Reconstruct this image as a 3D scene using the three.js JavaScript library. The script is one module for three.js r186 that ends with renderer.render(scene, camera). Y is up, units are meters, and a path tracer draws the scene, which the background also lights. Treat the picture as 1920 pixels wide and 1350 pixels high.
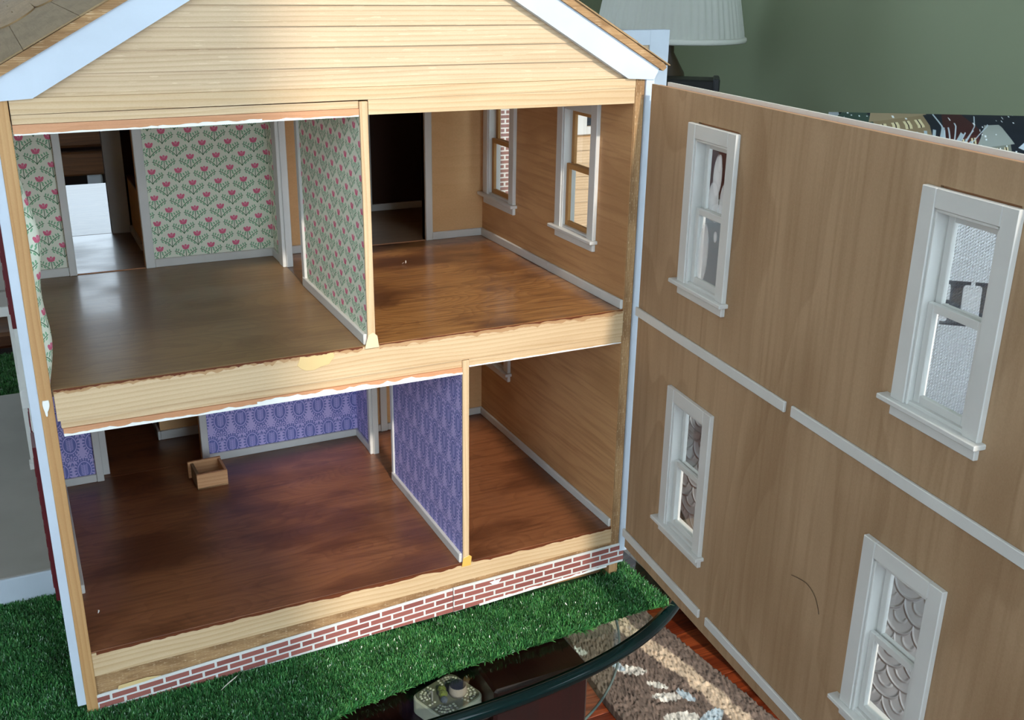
import * as THREE from 'three';
import { mergeGeometries } from 'three/addons/utils/BufferGeometryUtils.js';
import { ImprovedNoise } from 'three/addons/math/ImprovedNoise.js';

// ---------------------------------------------------------------- camera, sky, sun, exposure
const K = 0.524;            // metres per house unit (inner width of the dollhouse = 1 unit)
const Y0 = 0.513;           // height of the dollhouse's lower floor above the room's floor
const TAB = -0.128;          // table top, in house units
const scene = new THREE.Scene();
const renderer = new THREE.WebGLRenderer({ antialias: true });
renderer.toneMapping = THREE.LinearToneMapping;
renderer.toneMappingExposure = 1.0;
renderer.shadowMap.enabled = true;
const camera = new THREE.PerspectiveCamera(2 * Math.atan(675 / 1939.48) * 180 / Math.PI, 1920 / 1350, 0.02, 30);
camera.position.set(-0.0169 * K, 1.0644 * K + Y0, 1.5882 * K);
{
  const yaw = 0.4578, pitch = -0.3562;
  camera.lookAt(camera.position.x + Math.sin(yaw) * Math.cos(pitch), camera.position.y + Math.sin(pitch), camera.position.z - Math.cos(yaw) * Math.cos(pitch));
  camera.rotateZ(0.0152);
  camera.setViewOffset(1920, 1350, 0, 3, 1920, 1350);
}
scene.add(camera);
scene.background = new THREE.Color().setRGB(0.72, 0.87, 1.0);
scene.backgroundIntensity = 5.4;
const sun = new THREE.DirectionalLight(new THREE.Color().setRGB(1.0, 0.88, 0.76), 3.0);
sun.position.set(-0.035 * 3, Y0 + 0.65 * 3, 3);
sun.target.position.set(0, Y0, 0);
sun.castShadow = true; sun.shadow.radius = 4; sun.shadow.mapSize.set(2048, 2048);
Object.assign(sun.shadow.camera, { left: -2.5, right: 2.5, top: 2.5, bottom: -2.5, near: 0.1, far: 8 });
scene.add(sun, sun.target);

// ---------------------------------------------------------------- helpers
let seed = 12345;
const rnd = () => { seed = (seed * 1664525 + 1013904223) >>> 0; return seed / 4294967296; };
const rr = (a, b) => a + (b - a) * rnd();
const perlin = new ImprovedNoise();
const V3 = (x, y, z) => new THREE.Vector3(x, y, z);
const used = new Map();
function numbered(n) { const k = used.get(n) ?? 0; used.set(n, k + 1); return k ? n + '_' + String(k).padStart(3, '0') : n; }
function tag(o, label, category, group, kind) {
  if (label) o.userData.label = label; if (category) o.userData.category = category;
  if (group) o.userData.group = group; if (kind) o.userData.kind = kind; return o;
}
function shade(m) { m.castShadow = true; m.receiveShadow = true; return m; }
function mesh(name, geo, mat, parent) {
  const g = Array.isArray(geo) ? (geo.length > 1 ? mergeGeometries(geo) : geo[0]) : geo;
  const m = shade(new THREE.Mesh(g, mat)); m.name = numbered(name); (parent ?? scene).add(m); return m;
}
function group(name, x = 0, y = 0, z = 0, rot = 0) { const g = new THREE.Group(); g.name = numbered(name); g.position.set(x, y, z); g.rotation.y = rot; scene.add(g); return g; }
// gives any geometry box-projected uv in metres, u running along the grain axis
function grainUV(g, axis = 'x', k = 1) {
  if (g.index) g = g.toNonIndexed();
  if (!g.attributes.normal) g.computeVertexNormals();
  const p = g.attributes.position, n = g.attributes.normal, uv = new Float32Array(p.count * 2), ou = rr(0, 3), ov = rr(0, 3);
  const ax = { x: 0, y: 1, z: 2 }[axis];
  for (let i = 0; i < p.count; i++) {
    const P = [p.getX(i) * k, p.getY(i) * k, p.getZ(i) * k], t = i - i % 3; let N = [0, 0, 0];
    for (let j = 0; j < 3; j++) { N[0] += n.getX(t + j); N[1] += n.getY(t + j); N[2] += n.getZ(t + j); }
    const a = N.map(Math.abs), d = a[0] > a[1] && a[0] > a[2] ? 0 : a[1] > a[2] ? 1 : 2, o = [0, 1, 2].filter((q) => q !== d);
    let u, v;
    if (d === ax) { u = P[o[0]] * 0.25; v = P[o[1]]; } else { u = P[ax]; v = P[o.find((q) => q !== ax)]; if (o.length && o.every((q) => q !== ax)) v = P[o[1]]; }
    uv[2 * i] = u + ou; uv[2 * i + 1] = v + ov;
  }
  g.setAttribute('uv', new THREE.BufferAttribute(uv, 2));
  return g;
}
const clean = (g) => { for (const a of Object.keys(g.attributes)) if (!['position', 'normal', 'uv'].includes(a)) g.deleteAttribute(a); return g; };
function polys(list) {   // polygons (arrays of [x,y,z]) -> flat-shaded triangles
  const p = [];
  for (const f of list) for (let i = 1; i + 1 < f.length; i++) p.push(...f[0], ...f[i], ...f[i + 1]);
  const g = new THREE.BufferGeometry(); g.setAttribute('position', new THREE.Float32BufferAttribute(p, 3)); g.computeVertexNormals();
  g.setAttribute('uv', new THREE.Float32BufferAttribute(new Float32Array(p.length / 3 * 2), 2)); return g;
}
// a box with chamfered edges
function cbox(x0, x1, y0, y1, z0, z1, c = 0.0008) {
  const lo = [Math.min(x0, x1), Math.min(y0, y1), Math.min(z0, z1)], hi = [Math.max(x0, x1), Math.max(y0, y1), Math.max(z0, z1)];
  c = Math.min(c, ...[0, 1, 2].map((a) => (hi[a] - lo[a]) * 0.45));
  const mid = [0, 1, 2].map((a) => (lo[a] + hi[a]) / 2);
  const pt = (s, face) => [0, 1, 2].map((a) => (s[a] > 0 ? hi[a] - (a === face ? 0 : c) : lo[a] + (a === face ? 0 : c)));
  const F = [], add = (f) => {
    const A = V3(...f[0]), n = V3(...f[1]).sub(A).cross(V3(...f[2]).sub(A)), m = V3(0, 0, 0); f.forEach((q) => m.add(V3(...q))); m.divideScalar(f.length).sub(V3(...mid));
    F.push(n.dot(m) < 0 ? f.slice().reverse() : f);
  };
  for (let a = 0; a < 3; a++) for (const s of [-1, 1]) {
    const b = (a + 1) % 3, d = (a + 2) % 3, S = (i, j) => { const q = []; q[a] = s; q[b] = i; q[d] = j; return q; };
    add([pt(S(-1, -1), a), pt(S(1, -1), a), pt(S(1, 1), a), pt(S(-1, 1), a)]);
  }
  for (let a = 0; a < 3; a++) { const b = (a + 1) % 3, d = (a + 2) % 3;      // edges along d
    for (const i of [-1, 1]) for (const j of [-1, 1]) { const S = (k) => { const q = []; q[a] = i; q[b] = j; q[d] = k; return q; };
      add([pt(S(-1), a), pt(S(1), a), pt(S(1), b), pt(S(-1), b)]); } }
  for (const i of [-1, 1]) for (const j of [-1, 1]) for (const k of [-1, 1]) add([pt([i, j, k], 0), pt([i, j, k], 1), pt([i, j, k], 2)]);
  return polys(F);
}
// a plate in the x-y plane with holes (rectangles or point lists), thickness from z0 to z1
function plate(outline, holes, z0, z1) {
  const sh = new THREE.Shape(outline.map((p) => new THREE.Vector2(p[0], p[1])));
  for (const h of holes) { const q = h.length === 4 && typeof h[0] === 'number' ? [[h[0], h[2]], [h[1], h[2]], [h[1], h[3]], [h[0], h[3]]] : h; sh.holes.push(new THREE.Path(q.map((p) => new THREE.Vector2(p[0], p[1])))); }
  const g = new THREE.ExtrudeGeometry(sh, { depth: z1 - z0, bevelEnabled: false }); g.translate(0, 0, z0); return clean(g.index ? g.toNonIndexed() : g);
}
const rect = (x0, x1, y0, y1) => [[x0, y0], [x1, y0], [x1, y1], [x0, y1]];
const mat4 = (x, y, z, ry = 0) => new THREE.Matrix4().makeTranslation(x, y, z).multiply(new THREE.Matrix4().makeRotationY(ry));

// ---------------------------------------------------------------- textures
function hash(ix, iy, s) { let h = (ix * 374761393 + iy * 668265263 + s * 974711) | 0; h = Math.imul(h ^ (h >>> 13), 1274126177); return ((h ^ (h >>> 16)) >>> 0) / 4294967296; }
function vnoise(x, y, px, py, s) {   // tileable value noise
  const x0 = Math.floor(x), y0 = Math.floor(y), fx = x - x0, fy = y - y0, u = fx * fx * (3 - 2 * fx), v = fy * fy * (3 - 2 * fy);
  const w = (i, p) => ((i % p) + p) % p, a = w(x0, px), b = w(x0 + 1, px), c = w(y0, py), d = w(y0 + 1, py);
  return (hash(a, c, s) * (1 - u) + hash(b, c, s) * u) * (1 - v) + (hash(a, d, s) * (1 - u) + hash(b, d, s) * u) * v;
}
function fbm(x, y, px, py, s, o = 4) { let r = 0, a = 0.5, t = 0; for (let i = 0; i < o; i++) { r += a * vnoise(x, y, px, py, s + i * 17); t += a; a *= 0.5; x *= 2; y *= 2; px *= 2; py *= 2; } return r / t; }
const lerp = (a, b, t) => a + (b - a) * t, cl = (x) => Math.max(0, Math.min(1, x)), ss = (a, b, x) => { const t = cl((x - a) / (b - a)); return t * t * (3 - 2 * t); };
const hex = (h) => [(h >> 16) & 255, (h >> 8) & 255, h & 255];
const mixc = (a, b, t) => [lerp(a[0], b[0], t), lerp(a[1], b[1], t), lerp(a[2], b[2], t)];
function dataTex(w, h, fn, size, srgb = true) {
  const d = new Uint8Array(w * h * 4);
  for (let y = 0; y < h; y++) for (let x = 0; x < w; x++) { const c = fn(x / w, y / h), i = (y * w + x) * 4; d[i] = c[0]; d[i + 1] = c[1] ?? c[0]; d[i + 2] = c[2] ?? c[0]; d[i + 3] = 255; }
  const t = new THREE.DataTexture(d, w, h); t.wrapS = t.wrapT = THREE.RepeatWrapping; t.magFilter = THREE.LinearFilter; t.minFilter = THREE.LinearMipmapLinearFilter; t.generateMipmaps = true;
  if (srgb) t.colorSpace = THREE.SRGBColorSpace; if (size) t.repeat.set(1 / size[0], 1 / size[1]); t.needsUpdate = true; return t;
}
function canvasTex(w, h, draw, size) {
  const c = document.createElement('canvas'); c.width = w; c.height = h; draw(c.getContext('2d'), w, h);
  const t = new THREE.CanvasTexture(c); t.colorSpace = THREE.SRGBColorSpace; t.wrapS = t.wrapT = THREE.RepeatWrapping; t.magFilter = THREE.LinearFilter; if (size) t.repeat.set(1 / size[0], 1 / size[1]); return t;
}
// rings: growth lines across the board; streak: fine pores along it; blot: slow stain clouds
function wood({ a, b, dark, rings = 60, ringAmt = 0.6, warp = 1.6, streak = 0.3, blot = 0.3, s = 1, size = [0.5, 0.5], w = 768, h = 768, sharp = 2, fleck = 0 }) {
  const A = hex(a), B = hex(b), D = hex(dark);
  return dataTex(w, h, (u, v) => {
    const wv = fbm(u * 3, v * 6, 3, 6, s, 3) - 0.5, bl = fbm(u * 5, v * 8, 5, 8, s + 50, 5);
    const ph = rings * v + warp * 6 * wv, fr = ph - Math.floor(ph), ln = Math.pow(fr, sharp) * (1 - ss(0.93, 1, fr));
    const st = fbm(u * 8, v * 160, 8, 160, s + 90, 3);
    let c = mixc(A, B, cl(ringAmt * ln * (0.5 + bl)));
    c = mixc(c, D, cl(blot * ss(0.42, 0.75, bl)));
    c = mixc(c, D, cl(streak * (st - 0.45) * 2));
    if (fleck) { const f = vnoise(u * 40, v * 260, 40, 260, s + 7); if (f > 0.86) c = mixc(c, [245, 225, 190], fleck); }
    const g = (hash(Math.floor(u * w), Math.floor(v * h), s) - 0.5) * 7;
    return c.map((q) => Math.max(0, Math.min(255, q + g)));
  }, size);
}
const std = (o) => new THREE.MeshStandardMaterial({ roughness: 0.8, ...o }), phys = (o) => new THREE.MeshPhysicalMaterial(o);
const T = {
  pine: wood({ a: 0xd6bc96, b: 0xb99469, dark: 0xae895e, rings: 46, ringAmt: 0.62, warp: 0.5, streak: 0.2, blot: 0.16, s: 3, size: [0.6, 0.2], sharp: 2.2 }),
  siding: wood({ a: 0xceb492, b: 0xb0936e, dark: 0xaa8b66, rings: 44, ringAmt: 0.8, warp: 0.2, streak: 0.25, blot: 0.14, s: 9, size: [0.6, 0.17], sharp: 3, fleck: 0.25 }),
  plyDoor: wood({ a: 0xb09271, b: 0x957656, dark: 0x846546, rings: 9, ringAmt: 0.45, warp: 1.0, streak: 0.4, blot: 0.35, s: 21, size: [0.9, 0.6], w: 1024, h: 1024, sharp: 1.5 }),
  plyWall: wood({ a: 0xc99c6c, b: 0xa5754a, dark: 0x976a42, rings: 22, ringAmt: 0.28, warp: 0.5, streak: 0.5, blot: 0.35, s: 33, size: [0.5, 0.4], w: 1024, h: 1024, sharp: 3 }),
  kraft: wood({ a: 0xd8ae7c, b: 0xca9c68, dark: 0xc29662, rings: 6, ringAmt: 0.3, warp: 1, streak: 0.12, blot: 0.3, s: 41, size: [0.6, 0.4], w: 512, h: 512 }),
  rawEdge: wood({ a: 0xb08c62, b: 0x8f6c46, dark: 0x7a5a3a, rings: 14, ringAmt: 0.4, warp: 1.2, streak: 0.7, blot: 0.6, s: 51, size: [0.12, 0.06], w: 512, h: 512, fleck: 0.55 }),
  floorU: wood({ a: 0x8a6e4a, b: 0x735738, dark: 0x644a30, rings: 10, ringAmt: 0.45, warp: 2.2, streak: 0.45, blot: 0.5, s: 61, size: [0.45, 0.35], w: 1024, h: 1024 }),
  floorR: wood({ a: 0xa87845, b: 0x784a26, dark: 0x53301a, rings: 6, ringAmt: 0.5, warp: 2.6, streak: 0.6, blot: 0.75, s: 66, size: [0.4, 0.35], w: 1024, h: 1024 }),
  floorL: wood({ a: 0x8c5a3a, b: 0x683d24, dark: 0x4a2817, rings: 9, ringAmt: 0.4, warp: 2.8, streak: 0.45, blot: 0.55, s: 71, size: [0.45, 0.35], w: 1024, h: 1024 }),
  reddish: wood({ a: 0xcf9870, b: 0xb9805a, dark: 0xb07a52, rings: 12, ringAmt: 0.4, warp: 0.6, streak: 0.3, blot: 0.2, s: 81, size: [0.5, 0.1], w: 512, h: 512 }),
  mahog: wood({ a: 0x220906, b: 0x110504, dark: 0x0c0303, rings: 14, ringAmt: 0.5, warp: 0.8, streak: 0.4, blot: 0.4, s: 91, size: [0.6, 0.3], w: 512, h: 512 }),
  plank: wood({ a: 0x9a4a26, b: 0x5c2310, dark: 0x4f1c0c, rings: 14, ringAmt: 0.9, warp: 1.8, streak: 0.5, blot: 0.6, s: 95, size: [0.9, 0.25], w: 768, h: 768, sharp: 1.4 }),
  shingle: wood({ a: 0xa88a64, b: 0x8c7250, dark: 0x7f6646, rings: 10, ringAmt: 0.35, warp: 0.7, streak: 0.35, blot: 0.3, s: 97, size: [0.3, 0.1], w: 512, h: 512 }),
  oak: wood({ a: 0x6b4526, b: 0x472a14, dark: 0x3a200e, rings: 14, ringAmt: 0.6, warp: 1, streak: 0.5, blot: 0.4, s: 99, size: [0.8, 0.3], w: 512, h: 512 }),
};
const smudge = dataTex(512, 512, (u, v) => { const q = 70 + 120 * fbm(u * 5, v * 5, 5, 5, 7, 5); return [q, q, q]; }, [0.4, 0.4], false);
const smudge2 = dataTex(512, 512, (u, v) => { const q = 255 * ss(0.25, 0.75, fbm(u * 4, v * 7, 4, 7, 77, 5)); return [q, q, q]; }, [0.3, 0.3], false);
const paintSpeck = dataTex(256, 256, (u, v) => { const q = 235 + 18 * fbm(u * 6, v * 6, 6, 6, 5, 4) - 6; return [q, q, q]; }, [0.2, 0.2]);

// green-and-pink flower paper, one repeat with two staggered motifs
const floral = canvasTex(512, 512, (g, w) => {
  g.fillStyle = '#e6ead8'; g.fillRect(0, 0, w, w);
  const motif = (cx, cy) => {
    g.lineCap = 'round'; g.strokeStyle = '#3f6e4b'; g.lineWidth = 13;
    for (const s of [-1, 1]) { g.beginPath(); g.moveTo(cx, cy + 226); g.quadraticCurveTo(cx + s * 78, cy + 108, cx + s * 220, cy + 56); g.stroke(); }
    g.beginPath(); g.moveTo(cx, cy + 226); g.lineTo(cx, cy + 10); g.stroke();
    g.fillStyle = '#86b890';
    for (const s of [-1, 1]) for (const [x, y, r] of [[52, 104, 0.7], [100, 66, 0.5], [148, 40, 0.4], [190, 30, 0.3], [72, 176, -0.7], [128, 132, -0.8], [188, 104, -0.9], [40, 60, 0.8]]) {
      g.save(); g.translate(cx + s * x, cy + y); g.rotate(s * (r > 0 ? -r : 0.7)); g.beginPath(); g.ellipse(0, 0, 14, 30, 0, 0, 7); g.fill(); g.restore();
    }
    g.fillStyle = '#dc6d8a';
    for (const [x, y, rx, ry, a] of [[0, -22, 32, 46, 0], [-46, -18, 24, 44, -0.5], [46, -18, 24, 44, 0.5], [0, 8, 60, 30, 0]]) { g.beginPath(); g.ellipse(cx + x, cy + y, rx, ry, a, 0, 7); g.fill(); }
    g.fillStyle = '#eaa3b8'; for (const q of [-14, 16]) { g.beginPath(); g.ellipse(cx + q, cy - 30, 7, 28, q * 0.012, 0, 7); g.fill(); }
  };
  for (const dx of [-512, 0, 512]) for (const dy of [-512, 0, 512]) { motif(128 + dx, 100 + dy); motif(384 + dx, 356 + dy); }
}, [0.0278, 0.0285]);
// lavender damask: medallions in staggered rows with scrolls between
const damask = canvasTex(512, 1024, (g, w, h) => {
  g.fillStyle = '#c3b9ea'; g.fillRect(0, 0, w, h);
  const ink = '#6f77bd', pale = '#c8bff0';
  const med = (cx, cy) => {
    g.fillStyle = ink; for (let i = 0; i < 22; i++) { const a = i / 22 * 6.283; g.save(); g.translate(cx + Math.cos(a) * 200, cy + Math.sin(a) * 205); g.rotate(a); g.beginPath(); g.ellipse(0, 0, 32, 17, 0, 0, 7); g.fill(); g.restore(); }
    g.beginPath(); g.ellipse(cx, cy, 176, 184, 0, 0, 7); g.fill();
    g.strokeStyle = pale; g.lineWidth = 17; g.beginPath(); g.ellipse(cx, cy, 152, 160, 0, 0, 7); g.stroke();
    g.lineWidth = 10; g.beginPath(); g.moveTo(cx, cy - 118); g.lineTo(cx, cy + 130); g.stroke();
    for (let i = -3; i < 5; i++) for (const s of [-1, 1]) { g.beginPath(); g.moveTo(cx, cy + i * 26); g.quadraticCurveTo(cx + s * 40, cy + i * 26 - 8, cx + s * 74, cy + i * 26 - 34); g.stroke(); }
  };
  const scroll = (cx, cy) => {
    g.strokeStyle = ink; g.lineCap = 'round';
    for (const s of [-1, 1]) {
      g.lineWidth = 22; g.beginPath();
      for (let i = 0; i <= 40; i++) { const a = i / 40 * 9.2, r = 74 - i * 1.6; const x = cx + s * (88 + Math.cos(a + 2.6) * r), y = cy + Math.sin(a + 2.6) * r; i ? g.lineTo(x, y) : g.moveTo(x, y); } g.stroke();
      g.lineWidth = 14; for (let i = 0; i < 7; i++) { const a = -1.2 + i * 0.5; g.beginPath(); g.moveTo(cx + s * (88 + Math.cos(a) * 96), cy + Math.sin(a) * 96); g.lineTo(cx + s * (88 + Math.cos(a) * 122), cy + Math.sin(a) * 122); g.stroke(); }
    }
    g.fillStyle = ink; for (const q of [-0.5, -0.2, 0.2, 0.5]) { g.save(); g.translate(cx, cy + 60); g.rotate(q); g.beginPath(); g.ellipse(0, 50, 8, 46, 0, 0, 7); g.fill(); g.restore(); }
    g.beginPath(); g.moveTo(cx, cy - 170); g.lineTo(cx + 22, cy - 110); g.lineTo(cx, cy - 50); g.lineTo(cx - 22, cy - 110); g.fill();
  };
  for (const dx of [-512, 0, 512]) for (const dy of [-1024, 0, 1024]) { scroll(dx + 0, dy + 20); scroll(dx + 256, dy + 532); }
  for (const dx of [-512, 0, 512]) for (const dy of [-1024, 0, 1024]) { med(256 + dx, 256 + dy); med(dx, 768 + dy); }
}, [0.0240, 0.066]);

const M = {
  pine: std({ map: T.pine, roughness: 0.62 }), pineAged: std({ map: T.pine, color: 0xead2b2, roughness: 0.65 }), siding: std({ map: T.siding, roughness: 0.6 }), plyDoor: std({ map: T.plyDoor, roughness: 0.72 }), plyWall: std({ map: T.plyWall, roughness: 0.6 }),
  kraft: std({ map: T.kraft, roughness: 0.8 }), rawEdge: std({ map: T.rawEdge, roughness: 0.9 }), reddish: std({ map: T.reddish, roughness: 0.7 }),
  floorU: phys({ map: T.floorU, roughness: 0.4, clearcoat: 0.3, clearcoatRoughness: 0.28, clearcoatRoughnessMap: smudge, clearcoatMap: smudge2 }), floorR: phys({ map: T.floorR, roughness: 0.42, clearcoat: 0.6, clearcoatRoughness: 0.16 }),
  floorL: phys({ map: T.floorL, roughness: 0.4, clearcoat: 0.55, clearcoatRoughness: 0.2, clearcoatMap: smudge2 }), floorB: phys({ map: T.floorU, roughness: 0.3, clearcoat: 0.06, clearcoatRoughness: 0.15, specularIntensity: 0.26 }),
  trimSkyTint: std({ color: 0xcfdbe8, map: paintSpeck, roughness: 0.5 }),  // white trim paint with the blue of the window light mixed into its colour
  white: std({ color: 0xdfdfda, map: paintSpeck, roughness: 0.5 }), paper: std({ color: 0xf2f2ec, roughness: 0.9, side: THREE.DoubleSide }),
  floral: std({ map: floral, roughness: 0.75, side: THREE.DoubleSide }), damask: std({ map: damask, roughness: 0.75, side: THREE.DoubleSide }),
  sashTan: std({ color: 0xd6c6a8, map: T.kraft, roughness: 0.7 }),
  pane: phys({ color: 0xffffff, transmission: 1, thickness: 0, roughness: 0.02, ior: 1.35 }),
  paneSmeared: phys({ color: 0xf4f4f4, transmission: 1, thickness: 0, roughness: 0.02, ior: 1.35, transmissionMap: canvasTex(256, 512, (g, w, h) => {
    g.fillStyle = '#fff'; g.fillRect(0, 0, w, h); const blob = (x, y, rx, ry, a, k) => { g.save(); g.translate(x, y); g.rotate(a); g.scale(rx, ry); const q = g.createRadialGradient(0, 0, 0.2, 0, 0, 1); q.addColorStop(0, 'rgba(90,90,90,' + k + ')'); q.addColorStop(0.8, 'rgba(120,120,120,' + k * 0.8 + ')'); q.addColorStop(1, 'rgba(255,255,255,0)'); g.fillStyle = q; g.beginPath(); g.arc(0, 0, 1, 0, 7); g.fill(); g.restore(); };
    blob(95, 150, 48, 70, 0.05, 0.75); blob(70, 225, 60, 60, 0.1, 0.6); blob(175, 225, 42, 65, 0.1, 0.5); blob(110, 110, 20, 30, 0, 0.6); blob(60, 400, 60, 110, 0.1, 0.5); blob(180, 330, 20, 20, 0, 0.4); blob(140, 260, 90, 30, 0, 0.35);
  }), side: THREE.DoubleSide }),
  brick: std({ color: 0x985b52, roughness: 0.9 }), brickPale: std({ color: 0x8d6a66, roughness: 0.9 }), brickDark: std({ color: 0x8a5049, roughness: 0.9 }), mortar: std({ color: 0xd7d8d4, roughness: 0.95 }),
  shingle: std({ map: T.shingle, roughness: 0.9 }), shingleGrey: std({ map: T.shingle, color: 0xe4eaee, roughness: 0.9 }),
  red: std({ color: 0x5e0f1a, roughness: 0.5 }), porch: std({ color: 0x9a958e, map: paintSpeck, roughness: 0.7 }),
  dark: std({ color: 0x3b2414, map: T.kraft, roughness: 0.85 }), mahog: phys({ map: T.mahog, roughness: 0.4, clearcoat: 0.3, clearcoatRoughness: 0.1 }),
  glue: phys({ color: 0xe0b55c, roughness: 0.35 }), filler: std({ color: 0xd9c9a6, roughness: 0.8 }),
  wallGreen: std({ color: 0x98a286, roughness: 0.85 }), ceilingWhite: std({ color: 0xe8e8e4, roughness: 0.9 }), trimWhite: std({ color: 0xe4e4e0, roughness: 0.6 }),
  black: std({ color: 0x0c0c0d, roughness: 0.35 }), charcoal: std({ color: 0x2a2c30, roughness: 0.4 }),
  oak: std({ map: T.oak, roughness: 0.45 }),
};

// ---------------------------------------------------------------- the dollhouse
const house = group('dollhouse', 0, Y0 + TAB * K, 0);
tag(house, 'open wooden dollhouse with two floors, flowered and lavender wallpapers and a hinged front panel', 'dollhouse');
const IN = new THREE.Matrix4().makeScale(K, K, K).multiply(new THREE.Matrix4().makeTranslation(0, -TAB, 0));
// hp: a piece of the house; shapes are given in house units, optionally in a wall's own frame M4
function hgeo(g, grain, M4) { g = grainUV(clean(g), grain, K); if (M4) g.applyMatrix4(M4); return g.applyMatrix4(IN); }
function hp(name, geos, m, { grain = 'x', M4, parent = house, label } = {}) {
  const list = (Array.isArray(geos) ? geos : [geos]).map((g) => hgeo(g, grain, M4));
  const o = mesh(name, list, m, parent); if (label) o.userData.label = label; return o;
}
const noUV = (name, g, m, { M4, parent = house, label } = {}) => { if (M4) g.applyMatrix4(M4); g.applyMatrix4(IN); const o = mesh(name, g, m, parent); if (label) o.userData.label = label; return o; };
const wallR = mat4(1.0, 0, 0, -Math.PI / 2);              // right wall's inner face: x runs towards the front, z into the room
const TH = -0.1003, doorM = mat4(1.012, 0, 0.03, -Math.PI / 2 + TH);   // the swung-open front panel
const y2 = 0.470, D = 0.65, XU = 0.4934, XL = 0.6675;

// floors
hp('floor_board', cbox(-0.002, XU, y2 - 0.012, y2, -D - 0.35, -0.002, 0.0005), M.floorU, { label: 'varnished brown floor of the flowered room' });
hp('floor_board', cbox(XU, 1.0, y2 - 0.012, y2 - 0.0005, -D - 0.35, -D - 0.001, 0.0005), std({ map: T.shingle, color: 0xd8d2d2, roughness: 0.5 }), { label: 'unfinished grey floor of the upper hall' });
hp('floor_board', cbox(XU, 1.0, y2 - 0.012, y2, -D, -0.002, 0.0005), M.floorR, { label: 'mottled dark brown floor of the upper side room' });
hp('floor_board', cbox(-0.002, 0.5, y2 - 0.012, y2, -1.66, -D - 0.353, 0.0005), M.floorB, { label: 'shiny floor of the rear upper room' });
hp('floor_board', cbox(0.5, 1.0, y2 - 0.012, y2, -1.66, -D - 0.353, 0.0005), M.floorU);
hp('floor_board', cbox(-0.002, 1.0, -0.012, 0, -D - 0.005, -0.002, 0.0005), M.floorL, { label: 'dark reddish brown lower floor' });
hp('floor_board', cbox(-0.002, 1.0, -0.012, -0.0005, -1.66, -D - 0.007, 0.0005), M.floorL);
hp('threshold', cbox(0.085, 0.22, y2, y2 + 0.0012, -D - 0.002, -D + 0.003, 0.0004), M.reddish); hp('threshold', cbox(0.700, 0.852, y2, y2 + 0.0012, -D - 0.002, -D + 0.003, 0.0004), M.reddish);
// beams along the open front
function lineBoard(name, x0, x1, yb0, yb1, yt0, yt1, z0, z1, m, label) {   // a board whose edges slope from left to right
  const f = [[x0, yb0, z1], [x1, yb1, z1], [x1, yt1, z1], [x0, yt0, z1]], b = f.map((q) => [q[0], q[1], z0]);
  const g = polys([f, [b[3], b[2], b[1], b[0]], [b[0], b[1], f[1], f[0]], [b[1], b[2], f[2], f[1]], [b[2], b[3], f[3], f[2]], [b[3], b[0], f[0], f[3]]]);
  return hp(name, g, m, { label });
}
lineBoard('beam', -0.001, 1.0, 0.874, 0.879, 0.8955, 0.895, -0.05, 0.0, M.pine);
lineBoard('beam', -0.001, XU - 0.001, 0.8605, 0.8635, 0.8732, 0.8742, -0.05, -0.003, M.pine);
lineBoard('ceiling_board', -0.001, XU - 0.001, 0.8475, 0.8525, 0.860, 0.863, -D, -0.0005, M.reddish, 'reddish edge of the ceiling board over the flowered room');
lineBoard('beam', XU + 0.0145, 1.0, 0.853, 0.852, 0.8785, 0.8785, -D, -0.001, M.pine, 'pine beam over the upper side room');
lineBoard('beam', 0.0, 1.0, 0.418, 0.417, y2 - 0.002, y2 - 0.002, -0.05, 0.0, M.pine, 'wide pine beam between the two floors');
lineBoard('beam', 0.004, XL, 0.405, 0.403, 0.4173, 0.4162, -0.05, -0.0028, M.pine);
lineBoard('ceiling_board', 0.006, XL, 0.394, 0.392, 0.4045, 0.4025, -D, -0.0004, M.reddish, 'reddish edge of the ceiling board over the lavender room');
lineBoard('beam', XL + 0.0125, 0.999, 0.404, 0.404, 0.4165, 0.4165, -D, -0.001, M.pine);
hp('ceiling_board', cbox(0.0, 1.0, 0.44, 0.455, -1.66, -0.05), M.kraft); hp('ceiling_board', cbox(0.0, 1.02, 0.862, 0.872, -1.66, -0.05), M.kraft);
lineBoard('beam', -0.003, 1.0, -0.047, -0.036, -0.002, -0.002, -0.05, 0.0, M.pine, 'pine sill beam under the lower floor');
lineBoard('plywood_edge', -0.003, 1.0, -0.100, -0.060, -0.0475, -0.0365, -0.03, -0.003, M.rawEdge, 'rough plywood edge under the sill beam');
hp('foundation', cbox(0.0, 1.0, TAB + 0.0048, -0.05, -1.6, -0.03), M.rawEdge);

// ragged strips: torn ceiling paper, stain and chipped varnish along the floor edges
function ragged(name, x0, x1, base0, base1, amp, n, up, m, z, label, min = 0.3) {
  const s = new THREE.Shape(), B = (t) => lerp(base0, base1, t); s.moveTo(x0, B(0)); s.lineTo(x1, B(1));
  for (let i = n; i >= 0; i--) { const t = i / n, a = amp * (min + (1 - min) * Math.pow(fbm(t * n / 3 + 3, 0.5, 997, 7, n, 3), 1.4) * 1.5); s.lineTo(lerp(x0, x1, t), B(t) + up * a); }
  const g = new THREE.ExtrudeGeometry(s, { depth: 0.0007, bevelEnabled: false }); g.translate(0, 0, z); return hp(name, clean(g.index ? g.toNonIndexed() : g), m, { label });
}
ragged('torn_paper_edge', 0.0, XU - 0.002, 0.846, 0.851, 0.0035, 90, 1, M.paper, 0.0003, 'torn white ceiling paper edge');
ragged('torn_paper_edge', 0.19, 0.34, 0.8475, 0.849, 0.0065, 24, 1, M.paper, 0.0011, 'torn white ceiling paper edge', 0.1);
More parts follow.
